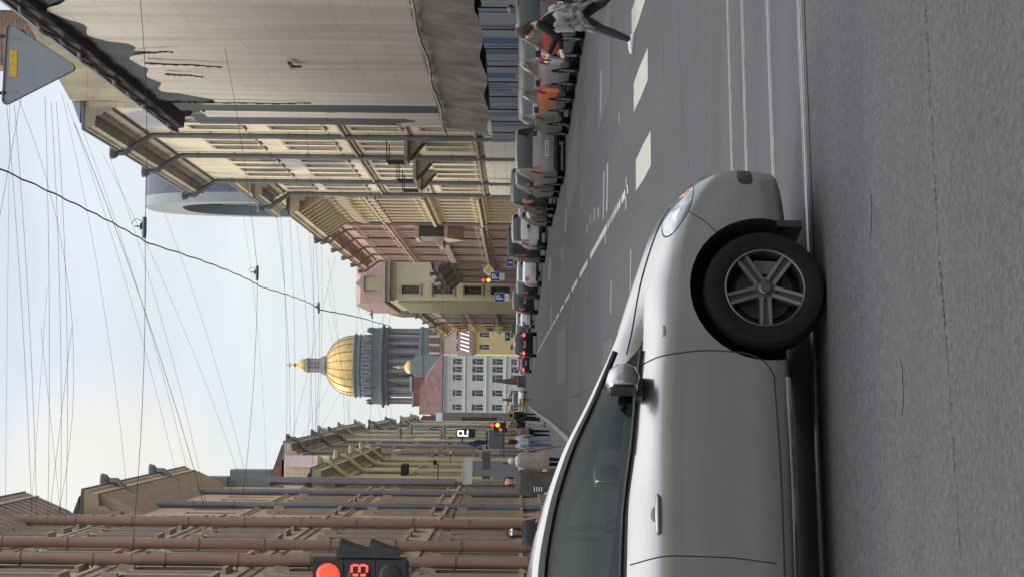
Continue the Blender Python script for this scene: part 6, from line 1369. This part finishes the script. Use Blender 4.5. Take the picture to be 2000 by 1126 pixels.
    if hairstyle:
        b = MB(); rnd = random.Random(int(h*1000)+int(loc[0]*10)); capsule(b, hc-hf*.032*s+hu*.04*s, .092*s, hc-hf*.03*s, .086*s, 0, 16)
        for k in range(120):
            t = rnd.uniform(0, 2*math.pi); ph = rnd.uniform(0, 1.75)
            dirv = hu*math.cos(ph) + (hs*math.cos(t)+hf*math.sin(t))*math.sin(ph)
            if dirv.dot(hf) > .45 and dirv.dot(hu) < .62: continue
            p = hc+hu*.022*s-hf*.008*s+dirv*.088*s; q = p+(-hu*.6-hf*.12+dirv*.15)*.05*s; capsule(b, p, .022*s, q, .013*s, 0, 7)
        if hairstyle in ('long','bun','bob'):
            for k in range(40):
                t = rnd.uniform(R(150), R(390)); dirv = hs*math.cos(t)+hf*math.sin(t)
                if hairstyle != 'bun': p = hc+dirv*.08*s+hu*.02; q = p-hu*rnd.uniform(*((.14,.24) if hairstyle == 'long' else (.07,.13)))*s-hf*.02; capsule(b, p, .024*s, q, .013*s, 0, 7)
        if hairstyle == 'bun': capsule(b, hc-hf*.11*s+hu*.07*s, .045*s, hc-hf*.12*s+hu*.05*s, .04*s, 0)
        melt(b, 'hair', hm, root, .009)
    J = dict(hip=hip, chest=chest, neck=neck, hc=hc, hu=hu, hf=hf, hs=hs, up=up, fwd=fwd, hands=hands, s=s, H=H)
    if coat:
        c, z0, z1, r0, r1 = coat; b = MB(); n = 28; m_ = 12
        for i in range(m_+1):
            t = i/m_; zz = z0+(z1-z0)*t; cen = hip+up*(zz-H) if zz > H else Vector((0,0,zz)); rr = r0+(r1-r0)*t+ (.012*math.sin(t*9))
            for k in range(n): a = 2*math.pi*k/n; f_ = 1+.05*math.sin(a*5+t*2)*(1-t); b.v.append((cen.x+rr*1.12*math.cos(a)*f_, cen.y+rr*.82*math.sin(a)*f_, zz))
        for (fr_, dz_) in ((1.04, .03), (.88, .065), (.55, .10), (.36, .125)):
            cen = hip+up*(z1+dz_-H)
            for k in range(n): a = 2*math.pi*k/n; b.v.append((cen.x+r1*1.12*fr_*math.cos(a), cen.y+r1*.78*fr_*math.sin(a), z1+dz_))
        for i in range(m_+4):
            for k in range(n): k2=(k+1)%n; b.f.append((i*n+k,i*n+k2,(i+1)*n+k2,(i+1)*n+k)); b.m.append(0)
        b.build('coat', M('coat_%d_%d' % (c[0]*999, c[2]*999), c, .9, var=.2, scale=7, bump=.3, bscale=14), root, smooth=60)
    if extra: extra(root, J)
    return root
def G(iy, d): return PX(VY+EYE*FPX/d, iy, d).x
lg = M('pale_fabric', (.24,.225,.215), .95, var=.15, scale=8, bump=.3)
patt = M('patterned_fabric', (.12,.112,.11), .9, var=.75, scale=14, bump=.3)
def woman_extra(root, J):
    s = J['s']; hip, neck, ch = J['hip'], J['neck'], J['chest']
    b = MB(); sag = []
    # bag strap across the back and chest
    b.tube([neck+Vector((.13,-.02,-.03)), ch+Vector((.05,-.125,.02)), hip+Vector((-.10,-.14,.12)), hip+Vector((-.19,-.02,.05)), hip+Vector((-.10,.14,.14)), ch+Vector((.06,.12,.02)), neck+Vector((.13,.03,-.03))], .017, 6); b.build('bag_strap', lg, root, smooth=60)
    b = MB(); n = 26
    for i in range(9):
        t = i/8; zz = hip.z+.16-.40*t; rr = .175+.06*t+.012*math.sin(i*2.1)
        for k in range(n): a = 2*math.pi*k/n; f_ = 1+.10*math.sin(a*7+t*3); cut_ = .12*t*math.sin(a*2+1); b.v.append((rr*1.08*math.cos(a)*f_, hip.y+rr*.9*math.sin(a)*f_, zz+cut_))
    for i in range(8):
        for k in range(n): k2=(k+1)%n; b.f.append((i*n+k,i*n+k2,(i+1)*n+k2,(i+1)*n+k)); b.m.append(0)
    b.build('tied_cloth', patt, root, smooth=70)
    b = MB(); rn = random.Random(5)
    for k in range(16):
        p = hip+Vector((.17+.10*math.sin(k*1.1), -.12+.02*k, .26+.05*math.sin(k*2.3))); capsule(b, p, .055, p+Vector((rn.uniform(-.03,.05), rn.uniform(-.05,.05), -.22-.16*rn.random())), .028, 0, 8)
    for k in range(8):
        p = hip+Vector((-.15+.02*math.sin(k*2.1), -.04+.03*k, .22+.03*math.sin(k*1.7))); capsule(b, p, .045, p+Vector((rn.uniform(-.04,.02), rn.uniform(-.03,.04), -.2)), .022, 0, 8)
    melt(b, 'carried_jacket', lg, root, .014)
    w, ax = J['hands'][0]; b = MB(); b.box(w.x-.035, w.y+ax.y*.1-.01, w.z-.03, w.x+.035, w.y+ax.y*.1+.01, w.z+.12, 0); b.build('phone', black, root)
wd = 30.4
person('woman striding over the crossing in black top and dark trousers, pale strap across her back', (G(34, wd), wd, 0), R(90-10), h=1.66, lean=14, head_pitch=26, head_yaw=8,
    legs=((24,4),(-26,22)), arms=((38,10,75),(20,16,60)), top=(.012,.012,.014), bottom=(.03,.032,.035), shoes=(.62,.60,.62), hair=(.045,.028,.02), hairstyle='bob', extra=woman_extra, vox=.008, wscale=1.12, skin=(.5,.32,.23))
def cap_extra(root, J):
    b = MB(); c = J['hc']+J['hu']*.055; b.ball(c, .1, 14, 0, (1,1.05,.65)); p = c+J['hf']*.11-J['hu']*.0; b.ball(p, .07, 10, 0, (.9,1,.2)); b.build('cap', M('cap_grey',(.3,.28,.27),.9), root, smooth=60)
person('man in a pale flat cap seen over the roofs of the parked cars', (G(24, 60)+.1, 60, .14), R(120), h=1.74, top=(.2,.19,.18), hair=(.1,.09,.08), extra=cap_extra, head_pitch=10)
def glasses(root, J):
    b = MB(); 
    for sx in (-1,1): b.ball(J['hc']+J['hf']*.09+J['hs']*sx*.034+J['hu']*.012, .030, 12, 0, (1,.45,.85))
    b.tube([J['hc']+J['hf']*.085+J['hs']*-.07+J['hu']*.014, J['hc']+J['hf']*.10+J['hu']*.016, J['hc']+J['hf']*.085+J['hs']*.07+J['hu']*.014], .005, 5, 0); b.build('sunglasses', M('mirror_lens',(.7,.75,.8),.05,1), root, smooth=60)
    w, ax = J['hands'][1]; b = MB(); b.ball(w+Vector((.03,.05,-.02)), .09, 12, 0, (1,.6,1.1)); b.build('handbag', M('handbag_pattern',(.25,.22,.2),.5,var=.8,scale=25), root, smooth=60)
person('woman in a dark coat with mirrored sunglasses nearest on the left pavement', (G(1042, 40), 40, .0), R(188), h=1.68, top=(.018,.02,.026), hair=(.035,.022,.016), hairstyle='long', coat=((.018,.02,.026), .75, 1.34, .25, .215), extra=glasses, head_yaw=10, arms=((10,14,90),(15,16,80)), skin=(.3,.17,.12))
def zipx(root, J):
    b = MB()
    for k in range(4): b.box(.10+.001*k, .20, .88+.05*k, .2, .215, .895+.05*k)
    b.build('coat_print', whitep, root)
person('bare-headed woman in a long dark brown coat coming towards us on the left', (G(941, 46), 46, .14), R(182), h=1.64, top=(.06,.05,.04), hair=(.07,.045,.03), hairstyle='bob', coat=((.055,.046,.038), .45, 1.31, .26, .215), extra=zipx, skin=(.5,.28,.22), arms=((8,10,20),(5,10,12)))
def cane(root, J):
    w, ax = J['hands'][1]; b = MB(); b.tube([w+ax*.08, Vector((w.x+.12, w.y+.45, .02))], .011, 6); b.build('walking_stick', iron, root)
    b = MB(); b.ball(J['hc']+J['hu']*.03-J['hf']*.01, .112, 14, 0, (1.02,1.05,.95)); b.build('knit_hat', M('white_knit',(.62,.58,.56),.95,bump=.5), root, smooth=60)
    b = MB(); b.ball(J['neck']+Vector((0,-.1,-.03)), .15, 14, 0, (1.25,.7,.7)); b.ball(J['neck']+Vector((-.18,-.08,-.16)), .11, 12, 0, (1,.8,1.3)); b.build('shawl', M('white_knit',(.62,.58,.56)), root, smooth=60)
person('elderly woman in a beige coat and white knit hat walking away with a dark stick', (G(901, 66), 66, .14), R(-4), h=1.60, lean=8, top=(.30,.24,.20), bottom=(.012,.012,.012), hair=(.06,.03,.02), coat=((.30,.245,.205), .42, 1.25, .29, .225), extra=cane, arms=((5,14,20),(28,18,20)), legs=((12,4),(-10,8)), wscale=1.1)
person('slim woman with red brown hair in a white blouse and light blue jeans walking away', (G(863, 83), 83, .14), R(6), h=1.66, top=(.55,.57,.66), bottom=(.17,.23,.31), shoes=(.6,.55,.5), hair=(.09,.03,.018), hairstyle='long', legs=((14,3),(-12,6)), arms=((-10,18,40),(-5,14,30)))
def backpack(root, J):
    b = MB(); b.ball(J['chest']+Vector((0,-.17,0)), .19, 14, 0, (.85,.6,1.2)); b.build('backpack', black, root, smooth=60)
person('person in black with a round backpack by the far left kerb', (G(811, 150), 150, .14), R(0), h=1.78, top=(.015,.015,.015), bottom=(.015,.015,.015), extra=backpack, vox=.016)
person('person in a dark jacket and white trousers far down the left pavement', (G(828, 105), 105, .14), R(170), h=1.6, top=(.02,.02,.022), bottom=(.55,.54,.52), hair=(.02,.015,.01), vox=.014, arms=((20,14,60),(20,14,60)), legs=((6,2),(-6,4)))
person('person in dark clothes stooping between the far walkers', (G(818, 128), 128, .14), R(60), h=1.7, lean=25, top=(.018,.018,.02), bottom=(.02,.02,.02), vox=.016, arms=((30,12,50),(30,12,50)))
person('person in a dusty pink jacket and navy skirt behind the woman in jeans', (G(845, 92), 92, .14), R(175), h=1.55, top=(.22,.14,.12), bottom=(.015,.02,.04), vox=.014, coat=((.22,.15,.13), .85, 1.2, .2, .18))

# ---------------------------------------------------------------- thin city air
hz = MB(); hz.box(-2900, -700, -1.2, 2900, 1060, 112); hm_ = bpy.data.materials.new('haze_air'); hm_.use_nodes = True; nt = hm_.node_tree
nt.nodes.remove(nt.nodes['Principled BSDF']); pv = nt.nodes.new('ShaderNodeVolumePrincipled'); pv.inputs['Color'].default_value = (.93,.95,1,1); pv.inputs['Density'].default_value = .00005; pv.inputs['Anisotropy'].default_value = .2
nt.links.new(pv.outputs[0], nt.nodes['Material Output'].inputs['Volume']); tag(hz.build('haze', hm_), kind='stuff')
